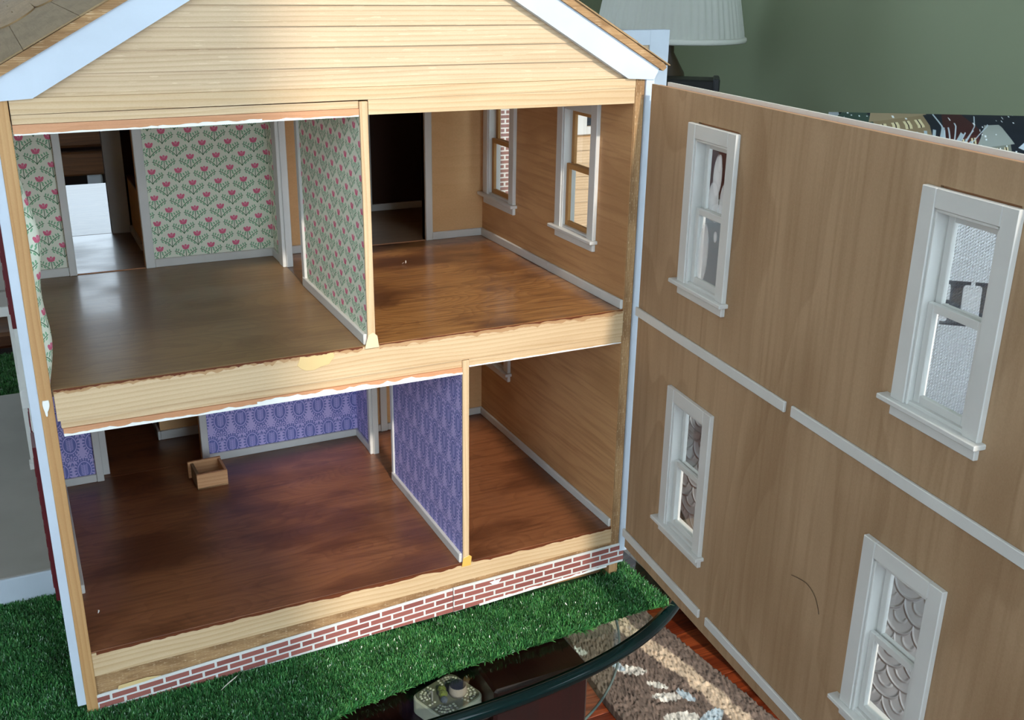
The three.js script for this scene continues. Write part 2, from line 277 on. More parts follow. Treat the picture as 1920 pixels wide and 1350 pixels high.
ragged('torn_paper_edge', 0.006, XL, 0.3925, 0.3905, 0.0055, 120, 1, M.paper, 0.0004, 'torn white ceiling paper edge');
ragged('torn_paper_edge', 0.30, 0.6, 0.3935, 0.3925, 0.011, 40, 1, M.paper, 0.0012, 'torn white ceiling paper edge', 0.05);
ragged('torn_paper_edge', XL + 0.0125, 0.998, 0.4025, 0.4025, 0.003, 60, 1, M.paper, 0.0003, 'torn white ceiling paper edge');
const stainM = std({ color: 0x7a4a22, map: T.kraft, roughness: 0.7 }), chipM = std({ color: 0xe0cfc0, map: T.pine, roughness: 0.8 });
ragged('stained_edge', 0.0, XU - 0.01, y2 - 0.001, y2 - 0.001, 0.0085, 150, -1, chipM, 0.0002, undefined, 0.15);
ragged('stained_edge', 0.0, XU - 0.01, y2 - 0.0005, y2 - 0.0005, 0.0045, 190, -1, stainM, 0.001, undefined, 0.12);
ragged('stained_edge', XU + 0.02, 0.998, y2 - 0.0005, y2 - 0.0005, 0.010, 120, -1, chipM, 0.0002, undefined, 0.4);
ragged('stained_edge', XU + 0.02, 0.998, y2 - 0.0005, y2 - 0.0005, 0.0035, 90, -1, stainM, 0.0009, undefined, 0.1);
ragged('stained_edge', 0.005, XL, -0.0005, -0.0005, 0.0065, 110, -1, stainM, 0.0002, undefined, 0.15);
ragged('stained_edge', XL + 0.02, 0.998, -0.0005, -0.0005, 0.005, 50, -1, stainM, 0.0002, undefined, 0.15);
// left wall, right wall
hp('side_wall', cbox(-0.020, -0.003, TAB + 0.0048, 0.896, -1.66, 0.0), M.kraft, { grain: 'y' });
hp('edge_strip', cbox(-0.0215, -0.0025, TAB + 0.0048, 0.896, -0.003, 0.0015), M.pineAged, { grain: 'y', label: 'raw pine front edge of the left wall' });
hp('corner_trim', cbox(-0.035, -0.0205, TAB + 0.03, 0.905, -0.05, -0.0008), M.trimSkyTint, { label: 'white painted corner trim at the left' });
hp('outer_siding', cbox(-0.029, -0.020, TAB + 0.01, 0.905, -1.66, -0.05), M.white);
noUV('paint_drip', (() => { const s = new THREE.Shape(); s.moveTo(-0.016, 0.463); s.bezierCurveTo(-0.018, 0.455, -0.015, 0.450, -0.0145, 0.442); s.bezierCurveTo(-0.0135, 0.436, -0.0125, 0.44, -0.0125, 0.446); s.bezierCurveTo(-0.008, 0.452, -0.008, 0.460, -0.009, 0.463); const g = new THREE.ExtrudeGeometry(s, { depth: 0.002, bevelSize: 0.0008, bevelThickness: 0.0008, bevelSegments: 2 }); g.translate(0.0, -0.008, 0.002); return clean(g); })(), M.paper, { label: 'white paint drip on the left edge' });
// window layout in a wall's frame: [s0, s1, y0 (bottom of casing), y1 (top)]
const SIDE = [[-0.271, -0.113, 0.577, 0.843], [-0.629, -0.468, 0.577, 0.843], [-0.640, -0.482, 0.168, 0.38]];
const FRONT = [[0.152, 0.299, 0.577, 0.843], [0.700, 0.846, 0.577, 0.843], [0.146, 0.295, 0.113, 0.381], [0.691, 0.838, 0.112, 0.377]];
const hole = (w) => [w[0] + 0.02, w[1] - 0.02, w[2] + 0.004, w[3] - 0.02];
hp('side_wall', plate(rect(-0.76, -0.002, TAB + 0.0048, 0.896), SIDE.map(hole), -0.02, 0), M.plyWall, { M4: wallR, label: 'warm brown plywood side wall with window openings' });
hp('side_wall', plate(rect(-1.66, -0.76, TAB + 0.0048, 0.896), [], -0.02, 0), M.plyWall, { M4: wallR });
hp('edge_strip', cbox(1.0005, 1.0185, TAB + 0.05, 0.896, -0.004, 0.0008), M.rawEdge, { grain: 'y', label: 'rough plywood front edge of the right wall' });
hp('corner_trim', cbox(1.0195, 1.037, -0.06, 0.913, -0.04, 0.004), M.trimSkyTint, { grain: 'y', label: 'white painted corner trim beside the hinge' });
// back walls with doorways
hp('back_wall', plate([[0, y2], [0.085, y2], [0.085, 0.80], [0.22, 0.80], [0.22, y2], [XU, y2], [XU, 0.86], [0, 0.86]], [], -D - 0.018, -D - 0.0008), M.kraft);
hp('back_wall', plate([[XU, y2], [0.700, y2], [0.700, 0.80], [0.852, 0.80], [0.852, y2], [1.0, y2], [1.0, 0.86], [XU, 0.86]], [], -D - 0.018, -D), M.kraft, { label: 'tan back wall of the upper side room' });
hp('back_wall', plate([[0, 0], [0.083, 0], [0.083, 0.34], [0.296, 0.34], [0.296, 0], [XL, 0], [XL, 0.44], [0, 0.44]], [], -D - 0.018, -D - 0.0008), M.kraft);
hp('back_wall', plate([[XL, 0], [1.0, 0], [1.0, 0.44], [XL, 0.44]], [], -D - 0.018, -D), M.kraft);
// rear hall and rear rooms
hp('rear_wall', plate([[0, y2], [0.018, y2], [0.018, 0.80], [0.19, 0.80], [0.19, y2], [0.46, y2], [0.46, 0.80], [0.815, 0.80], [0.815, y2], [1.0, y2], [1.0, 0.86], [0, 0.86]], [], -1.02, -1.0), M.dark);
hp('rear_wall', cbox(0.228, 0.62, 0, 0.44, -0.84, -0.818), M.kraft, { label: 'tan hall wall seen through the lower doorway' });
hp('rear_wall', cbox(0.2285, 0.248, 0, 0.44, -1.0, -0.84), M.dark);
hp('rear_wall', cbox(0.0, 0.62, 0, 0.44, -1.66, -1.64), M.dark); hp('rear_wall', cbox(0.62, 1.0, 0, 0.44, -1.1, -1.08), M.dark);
hp('stair_guard', cbox(0.237, 0.2455, y2, 0.602, -1.0, -0.80), M.kraft, { grain: 'z' });
hp('stair_guard_cap', cbox(0.235, 0.248, 0.602, 0.607, -1.0, -0.797), M.oak, { grain: 'z' });
// partitions between the rooms: a front length, a doorway, a short rear length
function partition(x, y0, yt, zf, zb, thick, m, label) {
  hp('partition', [cbox(x + 0.0006, x + thick, y0, yt, -zf, -0.001), cbox(x + 0.0006, x + thick, y0, yt, -D, -zb), cbox(x + 0.0006, x + thick, yt - 0.03, yt + 0.01, -zb, -zf)], M.kraft, { label });
  const paper = (z0, z1) => { const g = plate(rect(0, z1 - z0, y0, yt), [], 0, 0.0006); const p = g.attributes.position, uv = new Float32Array(p.count * 2); for (let i = 0; i < p.count; i++) { uv[2 * i] = p.getX(i) * K; uv[2 * i + 1] = p.getY(i) * K; } g.setAttribute('uv', new THREE.BufferAttribute(uv, 2)); noUV('wallpaper', g, m, { M4: mat4(x + 0.0006, 0, z0, -Math.PI / 2) }); };
  paper(-zf, -0.0015); paper(-D, -zb);
  hp('post', cbox(x - 0.0005, x + thick, y0 - 0.006, yt + 0.008, -0.003, 0.0022), M.pine, { grain: 'y', label: 'pine front edge of the partition' });
}
partition(XU, y2, 0.866, 0.392, 0.54, 0.0128, M.floral, 'partition papered with flowers');
partition(XL, 0, 0.408, 0.388, 0.528, 0.0118, M.damask, 'partition papered in lavender damask');
function backPaper(x0, x1, y0, y1, m) { const g = plate(rect(x0, x1, y0, y1), [], -D - 0.0008, -D); const p = g.attributes.position, uv = new Float32Array(p.count * 2); for (let i = 0; i < p.count; i++) { uv[2 * i] = p.getX(i) * K; uv[2 * i + 1] = p.getY(i) * K; } g.setAttribute('uv', new THREE.BufferAttribute(uv, 2)); noUV('wallpaper', g, m); }
backPaper(0, 0.085, y2, 0.86, M.floral); backPaper(0.22, XU, y2, 0.86, M.floral);
backPaper(0, 0.083, 0, 0.44, M.damask); backPaper(0.296, XL, 0, 0.44, M.damask);
// paper peeling off the left wall
noUV('peeling_wallpaper', (() => {
  const nz = 10, ny = 40, pos = [], uv = [], idx = [];
  for (let j = 0; j <= ny; j++) for (let i = 0; i <= nz; i++) { const t = j / ny, y = lerp(0.475, 0.80, t), e = Math.pow(Math.max(0, Math.sin(t * 3.1416)), 0.7) * (0.8 + 0.35 * Math.sin(t * 11)), s = i / nz; pos.push(-0.0026 + e * 0.016 * Math.sin(s * 1.5708), y, -0.001 - 0.016 * s - 0.006 * s * s); uv.push(s * 0.012, y * K); }
  for (let j = 0; j < ny; j++) for (let i = 0; i < nz; i++) { const a = j * (nz + 1) + i; idx.push(a, a + 1, a + nz + 2, a, a + nz + 2, a + nz + 1); }
  const g = new THREE.BufferGeometry(); g.setAttribute('position', new THREE.Float32BufferAttribute(pos, 3)); g.setAttribute('uv', new THREE.Float32BufferAttribute(uv, 2)); g.setIndex(idx); g.computeVertexNormals(); return g.toNonIndexed();
})(), M.floral, { label: 'flowered paper curling off the left wall' });
// skirting boards
const sk = (x0, x1, y, z0, z1, h = 0.018) => hp('baseboard', cbox(x0, x1, y, y + h, z0, z1, 0.0012), M.white);
sk(0.0, 0.070, y2, -D, -D + 0.006); sk(0.239, XU, y2, -D, -D + 0.006); sk(XU + 0.013, 0.700, y2, -D, -D + 0.006); sk(0.869, 1.0, y2, -D, -D + 0.006);
sk(0.0, 0.068, 0, -D, -D + 0.006); sk(0.312, XL, 0, -D, -D + 0.006); sk(XL + 0.012, 0.745, 0, -D, -D + 0.006); sk(0.745, 1.0, 0, -D, -D + 0.006);
sk(0.994, 1.0, y2, -D + 0.006, -0.30); sk(0.9935, 1.0, y2, -0.30, -0.002); sk(0.994, 1.0, 0, -D + 0.006, -0.004);
sk(XU - 0.0065, XU, y2, -0.392, -0.004, 0.019); sk(XU - 0.006, XU, y2, -D + 0.006, -0.575); sk(XL - 0.0065, XL, 0, -0.388, -0.004, 0.019); sk(XL - 0.006, XL, 0, -D + 0.006, -0.543);
sk(-0.002, 0.005, 0, -0.62, -0.19); sk(0.83, 1.0, y2, -1.0, -0.994); sk(0.228, 0.62, 0, -0.818, -0.811, 0.022); sk(0.2215, 0.228, 0, -1.0, -0.811, 0.022);
sk(0.230, 0.237, y2, -1.0, -0.80, 0.016);
// door casings
const cas = (x0, x1, y0, y1, z0, z1) => hp('door_casing', cbox(x0, x1, y0, y1, z0, z1, 0.0012), M.white, { grain: 'y' });
cas(0.070, 0.085, y2, 0.815, -D, -D + 0.008); cas(0.220, 0.239, y2, 0.815, -D, -D + 0.008); cas(0.852, 0.869, y2, 0.815, -D, -D + 0.008);
cas(0.068, 0.083, 0, 0.355, -D, -D + 0.008); cas(0.296, 0.312, 0, 0.355, -D, -D + 0.008); cas(0.083, 0.0975, 0.0, 0.355, -0.70, -0.672);
cas(0.852, 0.8525, y2, 0.80, -D - 0.018, -D); cas(0.070, 0.239, 0.80, 0.815, -D, -D + 0.008);
cas(XU - 0.008, XU, y2, 0.83, -0.575, -0.541); cas(XU - 0.001, XU + 0.0135, y2, 0.83, -0.541, -0.538); cas(XU - 0.005, XU + 0.0135, y2, 0.83, -0.396, -0.378);
cas(XL - 0.008, XL, 0, 0.385, -0.543, -0.529); cas(XL - 0.001, XL + 0.013, 0, 0.385, -0.529, -0.526); cas(XL - 0.004, XL + 0.0125, 0, 0.385, -0.392, -0.38);
cas(0.19, 0.232, y2, 0.82, -1.0, -0.992); cas(0.815, 0.838, y2, 0.82, -1.0, -0.992); cas(0.725, 0.742, 0, 0.39, -D, -D + 0.009);

// sash windows (casing, sill, apron, two sashes with a pane each)
function windowAt(w, M4, sashMat, thick, label, smeared) {
  const [s0, s1, b, t] = w, c = 0.0235, i0 = s0 + c, i1 = s1 - c, it = t - c, mid = (b + it) / 2 + 0.004;
  const o = hp('window', [cbox(s0, i0, b, t, 0, 0.0085, 0.001), cbox(i1, s1, b, t, 0, 0.0085, 0.001), cbox(i0, i1, it, t, 0, 0.0082, 0.001),
    cbox(i0, i0 + 0.004, b, it, -thick, 0.006), cbox(i1 - 0.004, i1, b, it, -thick, 0.006), cbox(i0, i1, it - 0.004, it, -thick, 0.006), cbox(i0, i1, b - 0.001, b + 0.005, -thick, 0.004),
    cbox(i0 - 0.022, i0 + 0.001, b, t, -thick - 0.006, -thick), cbox(i1 - 0.001, i1 + 0.022, b, t, -thick - 0.006, -thick), cbox(i0 - 0.022, i1 + 0.022, it, t + 0.004, -thick - 0.006, -thick)], M.white, { grain: 'y', M4, label });
  hp('window_sill', [cbox(s0 - 0.016, s1 + 0.006, b - 0.0065, b + 0.0005, -0.004, 0.0165, 0.0012), cbox(i0 - 0.03, i1 + 0.03, b - 0.008, b, -thick - 0.014, -thick)], M.white, { M4, parent: o });
  hp('apron', cbox(s0 + 0.001, s1 - 0.001, b - 0.0225, b - 0.0065, 0, 0.0075, 0.001), M.white, { M4, parent: o });
  const sash = (y0, y1, z) => {
    const r = 0.0105, q = hp('sash', [cbox(i0 + 0.004, i0 + 0.004 + r, y0, y1, z - 0.007, z), cbox(i1 - 0.004 - r, i1 - 0.004, y0, y1, z - 0.007, z), cbox(i0 + 0.004 + r, i1 - 0.004 - r, y1 - r, y1, z - 0.007, z - 0.0002), cbox(i0 + 0.004 + r, i1 - 0.004 - r, y0, y0 + r * 1.1, z - 0.007, z - 0.0002)], sashMat, { grain: 'y', M4, parent: o });
    if (smeared) {
      const x0 = i0 + 0.013, x1 = i1 - 0.013, pg = plate(rect(x0, x1, y0 + 0.01, y1 - 0.009), [], z - 0.0042, z - 0.0036), pp = pg.attributes.position, uv = new Float32Array(pp.count * 2);
      for (let k = 0; k < pp.count; k++) { uv[2 * k] = (pp.getX(k) - x0) / (x1 - x0); uv[2 * k + 1] = (pp.getY(k) - w[2]) / (w[3] - w[2]); }
      pg.setAttribute('uv', new THREE.BufferAttribute(uv, 2)); noUV('pane', pg, M.paneSmeared, { M4, parent: o, label: 'window pane with whitish smears' });
    } else hp('pane', cbox(i0 + 0.013, i1 - 0.013, y0 + 0.01, y1 - 0.009, z - 0.0042, z - 0.0036, 0.0001), M.pane, { M4, parent: o });
    return q;
  };
  sash(mid - 0.006, it - 0.004, -0.012); sash(b + 0.0035, mid + 0.006, -0.002);
  return o;
}
SIDE.forEach((w, i) => windowAt(w, wallR, M.sashTan, 0.02, 'white cased sash window with raw wood sashes in the side wall'));
FRONT.forEach((w, i) => windowAt(w, doorM, M.white, 0.0185, 'white sash window in the swung-open front panel', i === 0));

// hinged front panel
const panel = hp('hinged_front_panel', plate(rect(0.004, 1.03, -0.03, 0.8885), FRONT.map((w, i) => (i < 2 ? [w[0] + 0.02, w[1] - 0.006, w[2] + 0.004, w[3] + 0.0022] : hole(w))), -0.005, 0), M.plyDoor, { grain: 'y', M4: doorM, label: 'front wall panel swung open on its hinge' });
hp('panel_core', plate(rect(0.006, 1.03, -0.03, 0.887), FRONT.map(hole), -0.016, -0.0052), M.reddish, { M4: doorM, parent: panel });
hp('outer_face', plate(rect(0.03, 1.03, -0.03, 0.8935), FRONT.map(hole), -0.0215, -0.0162), M.white, { M4: doorM, parent: panel, label: 'white painted outer face' });
for (const [a, b, y] of [[0.0, 0.484, 0.466], [0.5005, 1.02, 0.4665], [0.0, 0.305, -0.006], [0.328, 1.02, -0.0055]]) hp('baseboard', cbox(a, b, y, y + 0.017, 0, 0.005, 0.001), M.white, { M4: doorM, parent: panel });

// gable of overlapping boards between white rakes
const AP = 0.505, SL = 0.578, gable = hp('gable', plate([[0.0, 0.896], [1.01, 0.896], [AP, 0.896 + 0.505 * SL]], [], -0.05, -0.02), M.kraft);
for (let i = 0; ; i++) {
  const ya = 0.8955 + i * 0.0302, yb = ya + 0.0300; if (ya > 1.16) break;
  const e = (y) => (y - 0.896) / SL + 0.0, x0a = Math.max(0.0, e(ya)), x0b = Math.min(AP - 0.001, e(yb)), f = (x) => 2 * AP - x;
  if (x0a >= AP - 0.004) break;
  const z1 = -0.0065, z2 = -0.0095, z0 = -0.02, P = [[x0a, ya, z1], [f(x0a), ya, z1], [f(x0b), yb, z2], [x0b, yb, z2]], B = P.map((q) => [q[0], q[1], z0]);
  hp('siding_board', polys([P, [B[3], B[2], B[1], B[0]], [B[0], B[1], P[1], P[0]], [B[1], B[2], P[2], P[1]], [B[2], B[3], P[3], P[2]], [B[3], B[0], P[0], P[3]]]), M.siding, { parent: gable });
}
// white rake boards
const rakeTop = 0.911, rake = (s) => { const X = (x) => (s > 0 ? x : 2 * AP - x); const o = [[X(0.981), 0.8955], [X(1.034), 0.8925], [X(1.0435), rakeTop], [X(AP), rakeTop + (1.0435 - AP) * 0.562], [X(AP), 0.8955 + (0.981 - AP) * SL]]; return plate(s > 0 ? o : o.reverse(), [], -0.0075, 0.006); };
hp('rake_board', rake(1), M.trimSkyTint, { label: 'white sloping rake board on the right' }); hp('rake_board', rake(-1), M.trimSkyTint, { label: 'white sloping rake board on the left' });
// roof panels and shingles
function roof(s) {
  const X = (x) => (s > 0 ? x : 2 * AP - x), a = rakeTop - 0.003, o = [[X(1.049), a - 0.0005], [X(1.0555), a + 0.005], [X(1.050), a + 0.0125], [X(AP), a + 0.0145 + (1.050 - AP) * 0.562], [X(AP), a + (1.049 - AP) * 0.562]];
  const p = hp('roof_panel', plate(s > 0 ? o : o.reverse(), [], -2.3, 0.011), M.rawEdge, { grain: 'z', label: s > 0 ? undefined : 'plywood roof panel with wooden shingles' });
  const base = V3(X(1.050), a + 0.0132, 0), dir = V3(s > 0 ? -1 : 1, 0.562, 0).normalize(), nrm = V3(s > 0 ? 0.562 : -0.562, 1, 0).normalize(), wz = V3(0, 0, 1);
  const m4 = new THREE.Matrix4().makeBasis(dir, wz.clone(), dir.clone().cross(wz)); if (dir.clone().cross(wz).dot(nrm) < 0) m4.makeBasis(dir, wz.clone().negate(), dir.clone().cross(wz.clone().negate())); m4.setPosition(base);
  const zs = dir.clone().cross(wz).dot(nrm) < 0 ? -1 : 1;
  const L = Math.hypot(0.545, 0.306);
  // long grey strips along the gable edge
  for (let t = -0.012, i = 0; t < L - 0.01; i++) { const w = rr(0.078, 0.09), h = 0.0022; hp('shingle', (() => { const g = cbox(t + 0.0006, Math.min(t + w, L), -0.69, 0.014 + rr(-0.003, 0.003), 0.0003, h + rr(0, 0.0012), 0.0004); if (zs < 0) g.applyMatrix4(new THREE.Matrix4().makeRotationX(Math.PI)), g.translate(0, 0, 0.003); return g; })(), s > 0 ? M.shingle : M.shingleGrey, { grain: 'y', M4: m4, parent: p }); t += w; }
  // round-ended shingles over the rear of the slope
  for (let r = 0; r < 8; r++) for (let q = 0; q < 8; q++) {
    const w = 0.0765, t0 = -0.02 + q * 0.078 + (r % 2 ? 0.039 : 0), zf = -0.62 - r * 0.2; if (t0 + w > L) continue;
    const sh = new THREE.Shape(); sh.moveTo(t0, zf - 0.3); sh.lineTo(t0 + w, zf - 0.3); sh.lineTo(t0 + w, zf - 0.07); sh.absellipse ? sh.absellipse(t0 + w / 2, zf - 0.07, w / 2, 0.085, 0, Math.PI, false) : 0; sh.lineTo(t0, zf - 0.3);
    const g = new THREE.ExtrudeGeometry(sh, { depth: 0.0055, bevelEnabled: false, curveSegments: 8 }); g.translate(0, 0, 0.0026 + r * 0.0006); if (zs < 0) { g.applyMatrix4(new THREE.Matrix4().makeRotationX(Math.PI)); g.translate(0, 0, 0.008); }
    hp('shingle', clean(g.index ? g.toNonIndexed() : g), M.shingle, { grain: 'y', M4: m4, parent: p });
  }
}
roof(-1); roof(1);

// brick strip along the foundation: every brick a thin plate on a pale backing
function bricks(x0, x1, bot, top, rows, len, M4, z, rowH, parent, phase = 0, pale = null, joint = 0.0022) {
  const inside = (x, f) => f(x);
  for (let r = 0; r < rows; r++) {
    for (let x = x0 - len + ((r + phase) % 2 ? len / 2 : 0); x < x1; x += len) {
      const a = Math.max(x0, x + joint), b = Math.min(x1, x + len - joint); if (b - a < 0.004) continue;
      const ya = (q) => Math.max(bot(q), top(q) - 0.004 - (rows - r - 0.12) * rowH + 0.0011), yb = (q) => top(q) - 0.004 - (rows - r - 1 + 0.02) * rowH - 0.0011;
      if (yb(a) - ya(a) < 0.0015 || yb(b) - ya(b) < 0.0015) continue;
      const P = [[a, ya(a), z + 0.0009], [b, ya(b), z + 0.0009], [b, yb(b), z + 0.0009], [a, yb(a), z + 0.0009]], B = P.map((q) => [q[0], q[1], z]);
      hp('brick', polys([P, [B[0], B[1], P[1], P[0]], [B[1], B[2], P[2], P[1]], [B[2], B[3], P[3], P[2]], [B[3], B[0], P[0], P[3]]]), pale ?? (rnd() < 0.35 ? M.brickDark : M.brick), { M4, parent });
    }
  }
}
{
  const seg = (x0, x1, bot, top, z, ph) => {
    const P = [[x0, bot(x0), z], [x1, bot(x1), z], [x1, top(x1), z], [x0, top(x0), z]], B = P.map((q) => [q[0], q[1], z - 0.002]);
    const s = hp('brick_strip', polys([P, [B[3], B[2], B[1], B[0]], [B[0], B[1], P[1], P[0]], [B[1], B[2], P[2], P[1]], [B[2], B[3], P[3], P[2]], [B[3], B[0], P[0], P[3]]]), M.mortar, { label: 'brick facing strip along the foundation' });
    bricks(x0, x1, (x) => bot(x) + 0.0008, top, 4, 0.0437, null, z, 0.0128, s, ph);
  };
  seg(-0.004, 0.645, (x) => lerp(-0.118, -0.1025, x / 0.645), (x) => lerp(-0.0835, -0.0495, x / 0.645), 0.0015, 0);
  seg(0.646, 1.03, (x) => lerp(-0.1025, -0.086, (x - 0.645) / 0.385), (x) => lerp(-0.0485, -0.041, (x - 0.645) / 0.385), 0.0025, 1);
}
ragged('torn_paper_edge', 0.70, 0.99, -0.1025, -0.0895, 0.007, 40, 1, M.paper, 0.0038, 'torn white lower edge of the brick facing', 0.3);
noUV('loose_paper_tab', (() => { const g = new THREE.BufferGeometry(); const p = [[0.722, -0.055, 0.004], [0.744, -0.047, 0.012], [0.735, -0.056, 0.014], [0.727, -0.0585, 0.009]]; return polys([[p[0], p[3], p[2], p[1]]]); })(), M.paper);
// dabs of glue and filler
const dab = (pts, z, m, label) => { const s = new THREE.Shape(); pts.forEach((p, i) => (i ? s.lineTo(p[0], p[1]) : s.moveTo(p[0], p[1]))); const g = new THREE.ExtrudeGeometry(s, { depth: 0.0006, bevelSize: 0.0004, bevelThickness: 0.0003, bevelSegments: 1 }); g.translate(0, 0, z); hp('glue_dab', clean(g.index ? g.toNonIndexed() : g), m, { label }); };
const thinGlue = phys({ color: 0xdcc088, roughness: 0.5 });
dab([[0.376, 0.4665], [0.39, 0.464], [0.405, 0.467], [0.432, 0.4665], [0.4335, 0.459], [0.429, 0.454], [0.424, 0.447], [0.410, 0.445], [0.398, 0.4405], [0.384, 0.4415], [0.376, 0.446], [0.3705, 0.4525], [0.374, 0.460]], 0.0002, thinGlue, 'yellow glue stain on the middle beam');
dab([[0.487, 0.4655], [0.5115, 0.4655], [0.509, 0.486], [0.502, 0.492], [0.4935, 0.488]], 0.0022, M.filler, 'pale filler at the foot of the upper partition');
dab([[0.664, -0.006], [0.682, -0.006], [0.684, 0.012], [0.6795, 0.016], [0.667, 0.012]], 0.0022, M.glue, 'dried glue at the foot of the lower partition');
dab([[0.03, -0.0825], [0.075, -0.080], [0.1, -0.0765], [0.078, -0.0735], [0.032, -0.076]], 0.0008, thinGlue, 'dried glue above the brick facing');

// right rear wing, with a brick chimney, seen through the side windows
{
  const z = -0.75, wing = hp('wing', plate(rect(1.021, 1.57, TAB + 0.0048, 0.925), [[1.30, 1.45, 0.70, 0.80]], z - 0.02, z - 0.003), M.kraft, { label: 'rear wing of the dollhouse with pale clapboards and white trim' });
  for (let y = TAB + 0.03, i = 0; y < 0.90; y += 0.0335, i++) {
    const cutWin = y + 0.0335 > 0.70 && y < 0.80;
    for (const [a, b] of cutWin ? [[1.021, 1.30], [1.45, 1.53]] : [[1.021, 1.53]]) {
      const P = [[a, y, z + 0.003], [b, y, z + 0.003], [b, y + 0.0333, z], [a, y + 0.0333, z]], B = P.map((q) => [q[0], q[1], z - 0.003]);
      hp('siding_board', polys([P, [B[0], B[1], P[1], P[0]], [B[1], B[2], P[2], P[1]], [B[2], B[3], P[3], P[2]], [B[3], B[0], P[0], P[3]]]), M.siding, { parent: wing });
    }
  }
  hp('corner_trim', [cbox(1.512, 1.571, TAB + 0.01, 0.935, z - 0.02, z + 0.007), cbox(1.36, 1.571, 0.897, 0.9345, z - 0.02, z + 0.0065)], M.trimSkyTint, { grain: 'y', parent: wing });
  hp('wing_wall', cbox(1.55, 1.57, TAB + 0.0048, 0.925, -1.6, z - 0.02), M.white, { parent: wing });
  hp('wing_window', [cbox(1.30, 1.335, 0.68, 0.80, z, z + 0.008), cbox(1.335, 1.46, 0.68, 0.70, z, z + 0.008), cbox(1.335, 1.46, 0.785, 0.80, z, z + 0.008), cbox(1.43, 1.46, 0.70, 0.785, z, z + 0.008)], M.white, { parent: wing });
  hp('pane', cbox(1.335, 1.43, 0.70, 0.785, z - 0.004, z - 0.002), std({ color: 0x2c3036, roughness: 0.15 }), { parent: wing });
  const ch = hp('chimney', cbox(1.021, 1.128, 0.54, 1.1, z, z + 0.045), M.mortar, { label: 'brick chimney against the rear wing' });
  const cb = (y) => y; bricks(1.021, 1.128, () => 0.552, () => 1.098, 50, 0.032, mat4(0, 0, 0), z + 0.045, 0.0109, ch, 0, M.brickPale, 0.0026);
  hp('chimney_base', cbox(1.021, 1.16, TAB + 0.0048, 0.548, z, z + 0.06), M.porch, { parent: ch });
  hp('ledge', cbox(1.021, 1.2, 0.535, 0.55, z, z + 0.09), M.porch, { parent: ch });
}
// left side: porch, column, porch roof, shutters
hp('porch_floor', cbox(-0.62, -0.03, -0.066, -0.056, -1.42, -0.407), M.porch, { label: 'grey painted porch floor' });
hp('porch_fascia', cbox(-0.62, -0.032, TAB + 0.0048, -0.059, -0.412, -0.402), M.trimSkyTint, { label: 'white porch fascia' });
hp('porch_base', cbox(-0.6, -0.03, TAB + 0.0048, -0.066, -1.41, -0.42), M.dark);
hp('porch_column', [cbox(-0.061, -0.0445, -0.056, 0.33, -0.912, -0.894), cbox(-0.065, -0.0405, -0.056, -0.04, -0.916, -0.890)], M.white, { grain: 'y' });
hp('porch_roof', [cbox(-0.62, -0.03, 0.385, 0.44, -1.4, -0.90), cbox(-0.63, -0.036, 0.335, 0.385, -1.41, -0.885)], M.porch, { label: 'grey porch roof with white edge' });
hp('porch_roof_edge', cbox(-0.635, -0.036, 0.33, 0.352, -0.90, -0.878), M.white);
for (const [ya, yb] of [[0.06, 0.345], [0.545, 0.84]]) for (const [za, zb] of [[-0.15, -0.085], [-0.36, -0.30], [-0.65, -0.58]]) hp('shutter', [cbox(-0.042, -0.029, ya, yb, za, zb), ...Array.from({ length: 9 }, (_, i) => cbox(-0.0435, -0.041, ya + 0.02 + i * (yb - ya - 0.05) / 9, ya + 0.036 + i * (yb - ya - 0.05) / 9, za + 0.01, zb - 0.01))], M.red, { grain: 'y' });
for (const [ya, yb] of [[0.08, 0.345], [0.56, 0.84]]) for (const [za, zb] of [[-0.30, -0.155], [-0.58, -0.37]]) hp('window_casing', [cbox(-0.040, -0.029, ya - 0.02, ya, za - 0.01, zb + 0.01), cbox(-0.038, -0.029, ya, yb, za, za + 0.02), cbox(-0.038, -0.029, ya, yb, zb - 0.02, zb), cbox(-0.039, -0.029, yb, yb + 0.02, za, zb)], M.white, { grain: 'y' });
hp('belt_trim', cbox(-0.045, -0.029, 0.425, 0.455, -1.6, -0.055), M.white, { grain: 'z' });

// ---------------------------------------------------------------- small loose things
{ // wooden tray on the lower floor
  const b = group('wooden_tray', 0.293 * K, Y0, -0.549 * K, 0.03); tag(b, 'small open wooden tray on the dark floor of the lavender room', 'tray');
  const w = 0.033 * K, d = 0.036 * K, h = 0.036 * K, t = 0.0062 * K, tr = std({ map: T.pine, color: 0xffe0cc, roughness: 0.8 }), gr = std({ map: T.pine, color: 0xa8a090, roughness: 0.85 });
  const add = (n, g, m, ax = 'x') => mesh(n, grainUV(g, ax), m, b);
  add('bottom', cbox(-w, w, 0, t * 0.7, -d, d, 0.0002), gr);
  add('side_board', cbox(-w, w, 0, h, d - t, d, 0.0003), tr); add('side_board', cbox(-w - 0.006 * K, w, 0, h * 1.08, -d, -d + t, 0.0003), tr);
  add('side_board', cbox(-w, -w + t, 0, h, -d + t, d - t, 0.0003), gr, 'z'); add('side_board', cbox(w - t, w, 0, h, -d + t, d - t, 0.0003), tr, 'z');
}
